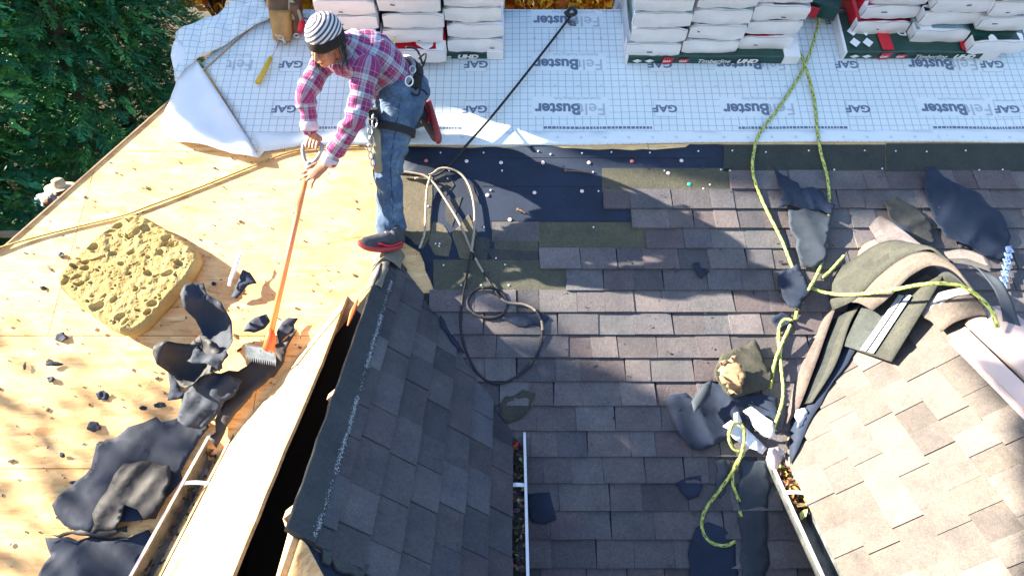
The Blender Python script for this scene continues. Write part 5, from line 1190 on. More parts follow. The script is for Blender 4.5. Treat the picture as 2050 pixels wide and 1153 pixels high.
for k in range(9):
    t = k / 8; r_ = []
    for n_i, (i, j) in enumerate(ring):
        P = rows[i][j]; u, v = MAIN.uv(P); h = (P - MAIN.O).dot(MAIN.N); q = Vector((u, v, 0)); q = C0 + (q - C0) * (1 + .03 * math.sin(math.pi * min(1, t * 1.1)) - .03 * t * t)
        q += (q - C0).normalized() * (.004 * noise.noise(Vector((u * 22, v * 22, t * 3))) - .006 * max(0, noise.noise(Vector((u * 40, v * 40, t * 6))) - .2)) if k else Vector()
        r_.append(MAIN.p(q.x, q.y, h * (1 - t) + .003 * t) if k else P)
    srows.append(r_)
sp.grid(srows, close=True)
m, nt, b = newmat('sponge_foam'); b.inputs['Roughness'].default_value = .9; b.inputs['Specular IOR Level'].default_value = .1
f_ = noi(nt, coords(nt), 4, 5, .7); nt.links.new(ramp(nt, f_, [(.3, (.30, .215, .085)), (.7, (.46, .35, .155))]).outputs[0], b.inputs['Base Color']); b.inputs['Subsurface Weight'].default_value = .15; b.inputs['Subsurface Radius'].default_value = (.02, .012, .005)
bump(nt, b, noi(nt, coords(nt), 110, 4, .8), .6, .004)
o = sp.build('sponge', m, smooth=True); tag(o, 'huge yellow pitted sponge slab lying on the bare decking', 'sponge')

# ---------------------------------------------------------------- roofing shovel
shv = empty('roofing_shovel', MAIN.img(522, 710, .03), 'orange-handled roofing shovel with toothed steel blade, held by the bending man', 'shovel')
G_ = W(619, 326, 3.99); S_ = MAIN.img(541, 672, .15)
mb = MB(); mb.tube([G_, G_.lerp(S_, .5), S_], [.0165, .0165, .018], 12); mb.build('handle', simple('orange_fibreglass', (.80, .26, .10), .35, nscale=10, namp=.2), shv, smooth=True)
dr = (S_ - G_).normalized(); sd_ = dr.cross(Vector((.2, 1, .3))).normalized()
M_GRIP = simple('grey_grip', (.22, .23, .25), .5)
mb = MB(); gp = [G_ + dr * .02 - sd_ * .004, G_ - dr * .02 - sd_ * .035, G_ - dr * .075 - sd_ * .055, G_ - dr * .115 - sd_ * .045, G_ - dr * .118 + sd_ * .045, G_ - dr * .075 + sd_ * .055, G_ - dr * .02 + sd_ * .035, G_ + dr * .02 + sd_ * .004]
mb.tube(spline(gp, 5), .0125, 10); mb.tube([G_ + dr * .05, G_], [.021, .021], 10); mb.build('grip', M_GRIP, shv, smooth=True)
HAND_R = G_ - dr * .117
bl = [MAIN.img(491, 688, .14), MAIN.img(552, 699, .14), MAIN.img(550, 726, .10), MAIN.img(492, 713, .10)]
mb = MB(); X = bl[1] - bl[0]; Y = bl[3] - bl[0]; Nn = X.cross(Y).normalized(); Nn = -Nn if Nn.z < 0 else Nn
th_ = Nn * .004
def q2(a, c, e=0): return bl[0] + X * a + Y * c + Nn * e
out = [(0, 0), (1, 0), (1, 1)]; nt_ = 14
for i in range(nt_): out += [(1 - i / nt_, 1.0), (1 - (i + .35) / nt_, 1.38), (1 - (i + .75) / nt_, 1.0)]
out += [(0, 1)]
bmv = bmesh.new(); vs = [bmv.verts.new(q2(a, c)) for a, c in out]; f = bmv.faces.new(vs); bmesh.ops.triangulate(bmv, faces=[f]); ge = bmesh.ops.extrude_face_region(bmv, geom=bmv.faces[:])
for e in ge['geom']:
    if isinstance(e, bmesh.types.BMVert): e.co += th_
bmesh.ops.recalc_face_normals(bmv, faces=bmv.faces[:]); me = bpy.data.meshes.new('blade'); bmv.to_mesh(me); bmv.free(); me.materials.append(M_STEEL); link('blade', me, shv)
mb = MB(); mb.box(Matrix.Translation(q2(.5, .28, .012)) @ Matrix((( *X.normalized(), 0), (*Y.normalized(), 0), (*Nn, 0), (0, 0, 0, 1))).transposed(), X.length * .96, Y.length * .5, .006); mb.build('backing_plate', M_STEEL, shv, bevel=.002)
mb = MB(); A_ = S_ - dr * .03; mb.grid([[A_ - sd_ * .016, A_ + Vector((0, -.01, .02)), A_ + sd_ * .018], [S_ - sd_ * .02, S_ + Vector((0, -.01, .026)), S_ + sd_ * .03], [q2(.62, .1, .018), q2(.80, .02, .045), q2(1.0, .1, .018)]]); mb.grid([[A_ - sd_ * .016, A_ - Vector((0, -.01, .02)), A_ + sd_ * .018], [q2(.62, .2, .012), q2(.8, .3, .014), q2(1.0, .2, .012)]])
so = mb.build('socket', simple('orange_paint', (.80, .10, .025), .4, nscale=15, namp=.2), shv, smooth=True); mo = so.modifiers.new('s', 'SOLIDIFY'); mo.thickness = .005
for a in (.15, .5, .85):
    mb = MB(); c = q2(a, .28, .015); mb.tube([c, c + Nn * .008], .008, 6); mb.build('bolt', M_STEEL, shv)

# ---------------------------------------------------------------- hammer and tool pouch
hm_ = empty('hammer', MAIN.img(542, 118, .03), 'yellow-handled roofing hammer lying on the grid membrane under the tool pouch', 'hammer')
mb = MB(); mb.tube([MAIN.img(542, 116, .045), MAIN.img(530, 140, .04), MAIN.img(515, 167, .035)], [.015, .018, .017], 10); mb.build('handle', simple('yellow_grip', (.62, .42, .04), .5, nscale=8, namp=.15), hm_, smooth=True)
mb = MB(); mb.tube([MAIN.img(541, 117, .045), MAIN.img(552, 98, .055), MAIN.img(562, 78, .07)], .0075, 8); mb.build('shaft', M_STEEL, hm_, smooth=True)
mb = MB(); c = MAIN.img(563, 76, .075); mb.tube([c + Vector((-.035, 0, .02)), c, c + Vector((.03, -.01, -.035))], [.014, .011, .016], 8)
mb.tube(spline([MAIN.img(547, 72, .06), MAIN.img(552, 82, .06), MAIN.img(556, 92, .05)], 4), .006, 6); mb.build('head', M_STEEL, hm_, smooth=True)
M_LEA = simple('tan_leather', (.42, .24, .08), .65, nscale=9, namp=.35, bs=.4, bscale=40); M_LEB = simple('brown_leather', (.16, .075, .035), .6, nscale=9, namp=.35, bs=.4, bscale=40)
po = empty('tool_pouch', MAIN.img(578, 60, .05), 'tan and brown leather tool pouch slumped on the ridge left of the bundles', 'tool pouch')
def pouch(name, px, py, d, w, hgt, dep, mat, rot=0, taper=.8):
    mb = MB(); c = W(px, py, d); Z = Vector((math.sin(rot) * .3, .15, 1)).normalized(); X = Vector((math.cos(rot), math.sin(rot), 0)); Y = Z.cross(X).normalized(); rows = []
    for k in range(9):
        t = k / 8; ww = w * (taper + (1 - taper) * t) * (1 if k else .86); dd = dep * (.75 + .25 * math.sin(math.pi * min(t + .15, 1))); rows.append([c + Z * (hgt * (t - .5)) + X * (ww / 2 * (abs(math.cos(a)) ** .55) * math.copysign(1, math.cos(a))) + Y * (dd / 2 * (abs(math.sin(a)) ** .55) * math.copysign(1, math.sin(a))) + X * .008 * noise.noise(Vector((t * 4, a, px))) for a in [2 * math.pi * j / 20 for j in range(20)]])
    rows.append([p + (c + Z * hgt * .5 - p) * .18 - Z * .015 for p in rows[-1]]); rows.append([p + (c - p) * .35 - Z * .05 for p in rows[-1]])
    mb.grid(rows, close=True, caps=True); return mb.build(name, mat, po, smooth=True)
pouch('pocket', 564, 52, 4.78, .155, .20, .10, M_LEA); pouch('back_panel', 572, 14, 4.90, .24, .24, .07, M_LEB, .1, .95); pouch('pocket', 592, 40, 4.82, .075, .22, .08, M_LEB, .2, .7); pouch('pocket', 556, 4, 4.92, .15, .10, .12, M_LEA, 0, .9)
mb = MB(); mb.tube(spline([W(570, -10, 4.9), W(590, 10, 4.8), W(600, 30, 4.78), W(606, 60, 4.76)], 5), .013, 8); mb.tube(spline([W(583, -10, 4.86), W(580, 15, 4.8), W(588, 40, 4.77)], 5), .010, 8); mb.build('strap', simple('tan_strap', (.45, .36, .22), .7), po, smooth=True)
mb = MB(); mb.tube([W(600, 66, 4.74), W(604, 46, 4.76), W(610, 42, 4.76)], [.018, .024, .012], 8); mb.build('red_handle', M_RED, po, smooth=True)
for (x, y) in ((594, 72), (562, 76)):
    mb = MB(); c = W(x, y, 4.72); mb.tube([c + Vector((math.cos(a) * .018, .0, math.sin(a) * .012)) for a in [2 * math.pi * k / 12 for k in range(13)]], .005, 6); mb.build('ring', M_STEEL, po, smooth=True)

# ---------------------------------------------------------------- the roofer
man = empty('person', MAIN.img(765, 492, .02), 'roofer in striped beanie and magenta plaid shirt, bent over pushing the orange shovel', 'person')
m, nt, b = newmat('skin'); b.inputs['Roughness'].default_value = .5; f_ = noi(nt, coords(nt), 30, 3); nt.links.new(ramp(nt, f_, [(.3, (.30, .135, .075)), (.7, (.42, .20, .12))]).outputs[0], b.inputs['Base Color']); b.inputs['Subsurface Weight'].default_value = .1; b.inputs['Subsurface Radius'].default_value = (.01, .004, .002); M_SKIN = m
HIPC = W(806, 172, 4.15); HN = W(800, 205, 4.05); HF = W(800, 200, 4.26); KN = W(776, 335, 4.07); AN = W(783, 462, 4.17)
KF = W(752, 262, 4.46); AF = W(848, 232, 4.44)
CH = W(748, 118, 3.98); NK = W(702, 92, 3.86); SN = W(735, 138, 3.80); SF = W(655, 112, 4.02); EN = W(712, 240, 3.83); WN = W(655, 327, 3.95)
EF = W(611, 190, 3.93); WF = W(620, 262, 3.99); HD = W(652, 86, 3.74)
cd_ = lambda x, y, z: (Vector((1, 0, 0)) * x + Uv * y - Fv * z)                # camera-like frame used only to pose
FACE = cd_(-.42, -.74, .52).normalized(); UP = cd_(-.12, .62, .77); UP = (UP - FACE * UP.dot(FACE)).normalized(); RT = FACE.cross(UP).normalized()
bd = MB()
TS = (SN - SF).normalized()                                                      # far->near shoulder axis
capsule(bd, HIPC, CH, .095, .11); capsule(bd, CH, NK, .10, .05); capsule(bd, NK, HD - UP * .04, .052, .055); capsule(bd, SF, SN, .05, .05)
for A_, B_, C_, r3 in ((SN, EN, WN, (.045, .038, .026)), (SF, EF, WF, (.045, .038, .026)), (HN, KN, AN, (.08, .055, .04)), (HF, KF, AF, (.08, .055, .04))): capsule(bd, A_, B_, r3[0], r3[1]); capsule(bd, B_, C_, r3[1], r3[2])
# head
ellip(bd, HD + UP * .02 - FACE * .012, RT * .074, FACE * .092, UP * .098); ellip(bd, HD + FACE * .030 - UP * .045, RT * .056, FACE * .062, UP * .070)
ellip(bd, HD + FACE * .066 - UP * .088, RT * .026, FACE * .022, UP * .022); capsule(bd, HD + FACE * .088 + UP * .010, HD + FACE * .112 - UP * .034, .009, .0135)
for s_ in (-1, 1):
    ellip(bd, HD + FACE * .098 - UP * .036 + RT * s_ * .011, RT * .009, FACE * .009, UP * .008, 8); ellip(bd, HD + FACE * .066 - UP * .028 + RT * s_ * .036, RT * .022, FACE * .024, UP * .022, 10)
    ellip(bd, HD + FACE * .079 + UP * .022 + RT * s_ * .030, RT * .024, FACE * .013, UP * .008, 8); ellip(bd, HD - UP * .012 + RT * s_ * .078 - FACE * .008, RT * .011, FACE * .019, UP * .031, 10)
capsule(bd, HD + FACE * .088 - UP * .062 - RT * .018, HD + FACE * .088 - UP * .062 + RT * .018, .0068, .0068); capsule(bd, HD + FACE * .086 - UP * .072 - RT * .014, HD + FACE * .086 - UP * .072 + RT * .014, .0065, .0065)
# near hand: open, laid over the handle, fingers pointing down-left
def finger(pts, r): 
    for a, b_, k in zip(pts[:-1], pts[1:], range(9)): capsule(bd, a, b_, r * (1 - .10 * k), r * (1 - .10 * (k + 1)), 10)
PN = W(632, 345, 3.955); across = (W(622, 332, 3.96) - W(640, 358, 3.95)).normalized(); fw = (PN - WN).normalized()
hn = across.cross(fw).normalized(); hn = hn if hn.dot(-Fv) > 0 else -hn
capsule(bd, WN, PN, .026, .040, flat=(hn, .45)); capsule(bd, WN.lerp(PN, .4), PN + fw * .012, .034, .040, flat=(hn, .42))
HK = G_.lerp(S_, (345 - 326) / (672 - 326) + .03)
for k, (px, py, dd, L) in enumerate(((603, 348, 3.985, 1), (600, 361, 3.99, 1), (607, 369, 3.985, 1), (624, 376, 3.965, 1))):
    base = PN + across * (.030 - .020 * k) + fw * .028; tip = W(px, py, dd); mid = base.lerp(tip, .5) + hn * .012; mid2 = base.lerp(tip, .78) + hn * .005
    finger([base, mid, mid2, tip], .0098 - .0006 * (k == 3))
tb_ = PN + across * .038 - fw * .03; finger([tb_, W(621, 334, 3.95), W(611, 338, 3.965)], .0115)
# far hand: fist closed over the D grip
PF = HAND_R - dr * .034; fd = (PF - WF).normalized(); across2 = sd_
hf = fd.cross(across2).normalized(); hf = hf if hf.dot(-Fv) > 0 else -hf
capsule(bd, WF, PF, .026, .036, flat=(hf, .6)); capsule(bd, PF - across2 * .026, PF + across2 * .026, .021, .021)
for k in range(4):
    c = HAND_R + across2 * (.030 - .0205 * k); r_ = .0098 - .0008 * (k == 3)
    finger([c - dr * .034 + hf * .014, c + hf * .024 - dr * .008, c + hf * .020 + dr * .018, c - hf * .003 + dr * .019], r_)
finger([PF - across2 * .026 + hf * .005, HAND_R - across2 * .045 + hf * .012 - dr * .012, HAND_R - across2 * .036 + hf * .020 + dr * .010], .0112)
blend(bd, 'body', M_SKIN, man, voxel=.0042, smooth=3, fac=.5)
# eyes, brows, mouth
for s_ in (-1, 1):
    mb = MB(); ellip(mb, HD + FACE * .085 + UP * .005 + RT * s_ * .031, RT * .012, FACE * .006, UP * .005, 8); mb.build('eye', simple('eye_dark', (.03, .02, .015), .3), man, smooth=True)
    mb = MB(); mb.tube([HD + FACE * .089 + UP * .020 + RT * s_ * .014, HD + FACE * .091 + UP * .025 + RT * s_ * .032, HD + FACE * .080 + UP * .020 + RT * s_ * .050], .004, 6); mb.build('eyebrow', simple('brow_hair', (.04, .03, .025), .9), man, smooth=True)
mb = MB(); mb.tube([HD + FACE * .0945 - UP * .067 + RT * a for a in (-.02, 0, .02)], .0022, 6); mb.build('mouth', simple('lip_dark', (.12, .04, .03), .6), man, smooth=True)
# beanie: striped dome and black cuff
HC = HD + UP * .036 - FACE * .012
m, nt, b = newmat('striped_knit'); b.inputs['Roughness'].default_value = .95
src = nt.nodes.new('ShaderNodeAttribute'); src.attribute_name = 'stripe'
fr = M2('FRACT', M2('MULTIPLY', src.outputs['Fac'], 1.0), None); st = M2('LESS_THAN', fr, .50)
nt.links.new(mixc(nt, st, (.58, .58, .61), (.055, .06, .085)), b.inputs['Base Color']); bump(nt, b, noi(nt, coords(nt), 220, 2), .5, .002)
mb = MB(); 
rows = []; st_v = []
for i in range(26):
    q = (math.pi / 2) * 1.02 * i / 25; z = math.cos(q); rr = math.sin(q) ** .82; r_ = []
    for j in range(48):
        w_ = 2 * math.pi * j / 48; r_.append(HC + UP * (.108 * z + .006) + RT * (.098 * rr * math.cos(w_)) + FACE * (.114 * rr * math.sin(w_)) - FACE * .012 * z + UP * .003 * noise.noise(Vector((math.cos(w_) * 3, math.sin(w_) * 3, i * .3))))
    rows.append(r_)
mb.grid(rows, close=True, caps=False); bo = mb.build('beanie', m, man, smooth=True)
co = vco(bo.data) + np.array(man.location) - np.array(HC); xr = co @ np.array(RT); zf = co @ np.array(FACE); zu = co @ np.array(UP)
at = bo.data.attributes.new('stripe', 'FLOAT', 'POINT'); d1_ = (RT * .75 + UP * .35 + FACE * .55).normalized(); at.data.foreach_set('value', (np.arccos(np.clip((co / np.linalg.norm(co, axis=1, keepdims=True)) @ np.array(cd_(-.52, .42, .74).normalized()), -1, 1)) / .205 + 20.2).astype(np.float32))
mb = MB(); rows = []
for k in range(9):
    q = 2 * math.pi * k / 8; rows.append([HC + UP * (-.010 + .033 * math.cos(q)) + (RT * .094 * math.cos(w_) + FACE * .108 * math.sin(w_)) * (1 + .075 * math.sin(q)) + UP * .003 * noise.noise(Vector((math.cos(w_) * 2, math.sin(w_) * 2, 3))) for w_ in [2 * math.pi * j / 48 for j in range(48)]])
mb.grid(rows, close=True); mb.build('beanie_cuff', simple('black_knit', (.010, .010, .012), .95, bs=.6, bscale=200), man, smooth=True)
# hair: many strands hanging from under the cuff at the near side and nape
mb = MB(); hr_ = random.Random(5)
for i in range(190):
    a = hr_.uniform(math.pi * .93, math.pi * 2.12) if i % 2 else hr_.uniform(-.45, .35); p0 = HC - UP * .028 + (RT * .086 * math.cos(a) + FACE * .098 * math.sin(a)) * hr_.uniform(.93, 1.03)
    o_ = (p0 - HC).normalized(); L = hr_.uniform(.07, .15); dn_ = Vector((0, 0, -1)); p1 = p0 + (-UP * .55 + dn_ * .6 + o_ * .12) * L * .5; p2 = p1 + (dn_ * .9 - UP * .3 - FACE * .1 + Vector((hr_.gauss(0, .15), hr_.gauss(0, .15), 0))) * L * .55
    c = hr_.choice([(.02, .015, .014), (.035, .028, .025), (.09, .08, .075)]); mb.tube(spline([p0, p1, p2], 3), [.0045, .0045, .004, .004, .003, .002, .0012], 4, c)
mb.build('hair', M_LEAF, man)
# shirt
shirt = MB()
WA = HIPC.lerp(CH, .22)
capsule(shirt, WA, CH, .155, .185, 20, flat=(TS.cross((CH - WA).normalized()), .76)); capsule(shirt, CH, NK.lerp(CH, .25), .175, .12, 20, flat=(TS.cross((CH - WA).normalized()), .80)); capsule(shirt, SF.lerp(SN, .12), SN.lerp(SF, .10), .080, .084)
capsule(shirt, NK.lerp(CH, .2), NK, .075, .062)
capsule(shirt, SN, EN, .076, .064); capsule(shirt, EN, WN.lerp(EN, .10), .062, .046); capsule(shirt, SF, EF, .070, .060); capsule(shirt, EF, WF.lerp(EF, .10), .058, .044)
capsule(shirt, HIPC.lerp(CH, .30), HIPC.lerp(CH, .04), .145, .150, 20, flat=(TS.cross((CH - WA).normalized()), .80))
# belly slack hanging below the chest
bel = HIPC.lerp(CH, .62) + Vector((0, 0, -.085)) + FACE * .02; capsule(shirt, HIPC.lerp(CH, .25) + Vector((-.01, 0, -.05)), bel, .105, .10, 16); capsule(shirt, bel, NK + Vector((0, 0, -.06)), .10, .06)
SEG = [(WA, CH, .16, 0), (CH, NK, .15, 0), (SN, EN, .07, 1), (EN, WN, .055, 1), (SF, EF, .065, 2), (EF, WF, .05, 2)]
def shirt_uv(me):
    co = vco(me); ax = (NK - HIPC).normalized(); side_ = (TS - ax * TS.dot(ax)).normalized(); fr_ = ax.cross(side_)
    best = np.full(len(co), 1e9); U = np.zeros(len(co)); V = np.zeros(len(co)); off = {0: 0, 1: .0, 2: .0}
    acc = {1: (SN - EN).length, 2: (SF - EF).length}
    for A, B, r, g_ in SEG:
        A_, B_ = np.array(A), np.array(B); t = np.clip(((co - A_) @ (B_ - A_)) / ((B_ - A_) @ (B_ - A_)), 0, 1); C = A_ + t[:, None] * (B_ - A_); d = np.linalg.norm(co - C, axis=1) / r
        if g_ == 0:
            q = co - np.array(HIPC); uu = np.arctan2(q @ np.array(side_), q @ np.array(fr_)) * .15; vv = q @ np.array(ax)
        else:
            ln_ = (B - A).length; s0 = 0 if A in (SN, SF) else acc[g_]; T = (B - A).normalized(); X_ = (side_ - T * side_.dot(T)).normalized(); Y_ = T.cross(X_); q = co - C; uu = np.arctan2(q @ np.array(Y_), q @ np.array(X_)) * .065; vv = t * ln_ + s0
        k = d < best; best[k] = d[k]; U[k] = uu[k]; V[k] = vv[k]
    for nm, a in (('pu', U), ('pv', V)): at = me.attributes.new(nm, 'FLOAT', 'POINT'); at.data.foreach_set('value', a.astype(np.float32))
def wrinkle(c, n_):
    # cloth folds: across the limbs, stronger at elbows
    e = max(math.exp(-((c - EN).length / .10) ** 2), math.exp(-((c - EF).length / .10) ** 2), .8 * math.exp(-((c - WN).length / .09) ** 2), .8 * math.exp(-((c - WF).length / .09) ** 2), .7 * math.exp(-((c - SN).length / .12) ** 2))
    w_ = noise.noise(Vector((c.x * 9, c.y * 9, c.z * 26))); w2 = noise.noise(Vector((c.x * 22 + c.z * 14, c.y * 18, c.z * 24 - c.x * 10)))
    w3 = 1 - abs(noise.noise(Vector((c.x * 7 - c.z * 6, c.y * 7, c.z * 9 + 5)))) * 3
    return (.008 + .011 * e) * w_ + .0045 * w2 + .006 * max(w3, -.5)
def shirt_post(me): displace(me, wrinkle); shirt_uv(me)
m, nt, b = newmat('plaid_flannel'); b.inputs['Roughness'].default_value = .9; b.inputs['Specular IOR Level'].default_value = .1
PK = (.25, .05, .145); PD = (.17, .028, .125); LB = (.33, .41, .49); DKL = (.045, .05, .09); PW = (.62, .52, .60)
def bandramp(attr, per, off):
    a = nt.nodes.new('ShaderNodeAttribute'); a.attribute_name = attr; f_ = M2('FRACT', M2('ADD', M2('DIVIDE', a.outputs['Fac'], per), off), None)
    r = ramp(nt, f_, [(0, PK), (.20, PD), (.235, PW), (.255, PD), (.46, PK), (.49, DKL), (.525, LB), (.62, LB), (.65, (.20, .25, .32)), (.69, LB), (.80, LB), (.835, DKL), (.865, PK), (.93, PW), (.95, PK)]); r.color_ramp.interpolation = 'CONSTANT'; return r.outputs[0]
c_ = mixc(nt, .5, bandramp('pu', .088, 20.3), bandramp('pv', .096, 20.1)); 
sat = mixc(nt, 1, c_, ramp(nt, noi(nt, coords(nt), 7, 3), [(.3, (.85, .85, .85)), (.7, (1.15, 1.15, 1.15))]).outputs[0], 'MULTIPLY'); nt.links.new(sat, b.inputs['Base Color']); bump(nt, b, noi(nt, coords(nt), 120, 3), .3, .002)
blend(shirt, 'shirt', m, man, voxel=.0085, smooth=5, fac=.5, post=shirt_post)
M_PL = m
# cuffs and collar
M_CUF = simple('cuff_cloth', (.48, .44, .52), .9, nscale=60, namp=.3)
for A, B in ((EN, WN), (EF, WF)):
    t = (B - A).normalized(); mb = MB(); rows = []; a0 = t.orthogonal().normalized(); b0 = t.cross(a0)
    for k, (s_, r_) in enumerate(((-.055, .047), (-.05, .052), (-.01, .050), (.0, .046), (-.005, .038))): rows.append([B + t * s_ + (a0 * math.cos(w_) + b0 * math.sin(w_)) * r_ * (1 + .05 * math.sin(3 * w_ + k)) for w_ in [2 * math.pi * j / 24 for j in range(24)]])
    mb.grid(rows, close=True); mb.build('cuff', M_CUF, man, smooth=True)
tsh = MB(); capsule(tsh, NK - UP * .02 + FACE * .02, NK + UP * .0 + FACE * .015, .064, .060); tsh.build('undershirt', simple('grey_cotton', (.28, .27, .28), .9), man, smooth=True)
mb = MB(); t = (HD - NK).normalized(); a0 = TS; b0 = t.cross(a0).normalized(); rows = []
for s_, r_ in ((-.055, .082), (-.02, .078), (.012, .070), (.006, .078), (-.03, .094)): rows.append([NK - FACE * 0 + t * (s_ + .012 * math.sin(w_)) + (a0 * math.cos(w_) + b0 * math.sin(w_)) * r_ for w_ in [math.pi * 2 * j / 28 for j in range(28)]])
mb.grid(rows, close=True); co_ = mb.build('collar', M_PL, man, smooth=True)
c_o = vco(co_.data); 
for nm, ix in (('pu', 0), ('pv', 2)): at = co_.data.attributes.new(nm, 'FLOAT', 'POINT'); at.data.foreach_set('value', c_o[:, ix].astype(np.float32))
# jeans
je = MB(); ax = (CH - HIPC).normalized()
capsule(je, HIPC + ax * .03, HIPC - ax * .02, .150, .158, 20, flat=(TS.cross(ax), .84)); capsule(je, HN.lerp(HIPC, .35), HN.lerp(KN, .28), .135, .118, 18); capsule(je, HN, KN, .125, .083); capsule(je, KN, AN.lerp(KN, .45), .082, .078); capsule(je, AN.lerp(KN, .45), AN + Vector((.0, 0, .0)), .077, .084)
capsule(je, HF.lerp(HIPC, .3), HF.lerp(KF, .3), .130, .115, 18); capsule(je, HF, KF, .120, .080); capsule(je, KF, AF, .078, .066); capsule(je, HN.lerp(HF, .2), HF.lerp(HN, .2), .14, .14)
def jw(c, n_):
    e = max(math.exp(-((c - KN).length / .12) ** 2), math.exp(-((c - AN).length / .12) ** 2), math.exp(-((c - HN).length / .14) ** 2)); w_ = noise.noise(Vector((c.x * 8, c.y * 8, c.z * 24 + c.x * 8))); w3 = 1 - abs(noise.noise(Vector((c.x * 8 + c.z * 6, c.y * 7, c.z * 12 + 1)))) * 3
    return (.006 + .012 * e) * w_ + (.006 + .007 * e) * max(w3, -.5) + .002 * noise.noise(c * 30)
m, nt, b = newmat('denim'); b.inputs['Roughness'].default_value = .85; f_ = noi(nt, coords(nt), 5, 4, .65); c_ = ramp(nt, f_, [(.3, (.020, .045, .10)), (.5, (.045, .09, .17)), (.72, (.16, .23, .31))]).outputs[0]
g_ = noi(nt, coords(nt, (1, 1, .25)), 190, 2); nt.links.new(mixc(nt, 1, c_, ramp(nt, g_, [(.3, (.75, .75, .78)), (.7, (1.3, 1.28, 1.22))]).outputs[0], 'MULTIPLY'), b.inputs['Base Color']); bump(nt, b, g_, .3, .001)
blend(je, 'jeans', m, man, voxel=.008, smooth=5, fac=.5, post=lambda me: displace(me, jw))
# seam on the near leg
mb = MB(); vw = (-Fv)
mb.tube([HN.lerp(KN, t) + vw * (.128 - .046 * t) + Vector((.028, 0, 0)) for t in (.1, .3, .5, .7, .9)] + [KN.lerp(AN, t) + vw * (.084 - .006 * t) + Vector((.03, 0, 0)) for t in (.1, .3, .5, .7, .9)], .003, 5); mb.build('jeans_seam', simple('denim_dark', (.02, .04, .09), .9), man, smooth=True)
# shoes
def shoe(name, heel, toe, up, wdt, lab):
    f = (toe - heel).normalized(); u = (up - f * up.dot(f)).normalized(); s = f.cross(u); L = (toe - heel).length
    up_ = MB(); capsule(up_, heel + f * .03 + u * .05, toe - f * .06 + u * .035, .040, .032, flat=(s, .95)); capsule(up_, heel + f * .10 + u * .06, toe - f * .05 + u * .03, .042, .036); capsule(up_, heel + f * .035 + u * .05, heel + f * .045 + u * .10, .040, .040); capsule(up_, heel + f * .08 + u * .02, toe - f * .05 + u * .022, .042, .044, flat=(u, .6))
    a = blend(up_, 'shoe', simple('shoe_mesh', (.045, .05, .065), .8, nscale=40, namp=.4), man, .006, 4)
    so_ = MB(); out = []
    for k in range(28):
        w_ = 2 * math.pi * k / 28; x = .5 - .5 * math.cos(w_); y = math.sin(w_) * (.040 + .012 * math.sin(math.pi * x * .9 + .3) - .004) ; x = x * L; out.append((x, math.copysign(abs(y) ** .9 * 1.12, y)))
    rows = [[heel + f * (x * k2 + (1 - k2) * L * .5) + s * y * k2 + u * z + u * (.016 * max(0, (x / L - .75) / .25) ** 2) for x, y in out] for z, k2 in ((-.004, .93), (.0, 1.0), (.012, 1.03), (.026, .99), (.026, .80))]
    so_.grid(rows, close=True, caps=True); q = so_.build('shoe_sole', simple('red_rubber', (.30, .03, .04), .6, nscale=16, namp=.35), man, smooth=True)
    st_ = MB(); st_.tube(spline([heel + f * .02 + s * .045 + u * .05, heel + f * L * .35 + s * .05 + u * .03, heel + f * L * .6 + s * .05 + u * .05], 4), .006, 5); st_.tube(spline([heel + f * .02 - s * .045 + u * .05, heel + f * L * .35 - s * .05 + u * .03, heel + f * L * .6 - s * .05 + u * .05], 4), .006, 5); st_.build('shoe_trim', M_RED, man, smooth=True)
    la = MB()
    for k in range(4): t = .42 + .10 * k; la.tube([heel + f * L * t - s * .026 + u * (.082 - .014 * k), heel + f * L * t + u * (.098 - .016 * k), heel + f * L * (t + .03) + s * .026 + u * (.082 - .014 * k)], .0035, 5)
    la.build('shoe_lace', M_WHITE, man, smooth=True)
hz = MAIN.img(806, 492, .045); tz = W(716, 495, 4.06); shoe('near', hz + Vector((0, 0, .0)), tz, Vector((0, -.1, 1)), 1, '')
shoe('far', W(862, 202, 4.40), W(886, 284, 4.30), (Vector((-1, .25, .1))), 1, '')
# harness: waist belt, leg strap, rings, hanging hardware
def ring_band(c, axis, rx, ry, xdir, w_, th, mat, name, drop=0):
    axis = axis.normalized(); X_ = (xdir - axis * xdir.dot(axis)).normalized(); Y_ = axis.cross(X_); mb = MB(); rows = []
    for k in range(5):
        q = ((-w_, -th), (-w_, th), (w_, th), (w_, -th), (-w_, -th))[k]; rows.append([c + axis * q[0] + (X_ * math.cos(a) * (rx + q[1]) + Y_ * math.sin(a) * (ry + q[1])) for a in [2 * math.pi * j / 36 for j in range(36)]])
    mb.grid(rows, close=True); return mb.build(name, mat, man, smooth=False)
M_WEB = simple('black_webbing', (.012, .012, .016), .8, bs=.3, bscale=150); BC = HIPC + ax * .035
ring_band(BC, ax, .178, .152, TS, .028, .010, M_WEB, 'harness_belt'); ring_band(BC + ax * .045, ax, .176, .150, TS, .010, .008, simple('grey_webbing', (.25, .25, .28), .8), 'harness_belt')
LT = HN.lerp(KN, .42); ring_band(LT, KN - HN, .119, .119, TS, .022, .007, M_WEB, 'leg_strap')
def dring(c, r, mat=M_STEEL, X_=Vector((1, 0, 0)), Y_=Uv, th=.006, nm='d_ring'):
    mb = MB(); mb.tube([c + X_ * math.cos(a) * r + Y_ * math.sin(a) * r * 1.25 for a in [2 * math.pi * k / 16 for k in range(17)]], th, 7, caps=False); mb.build(nm, mat, man, smooth=True)
dring(W(819, 163, 3.93), .022, M_WHITE, th=.0045); dring(W(826, 140, 3.97), .017, th=.004); 
mb = MB()
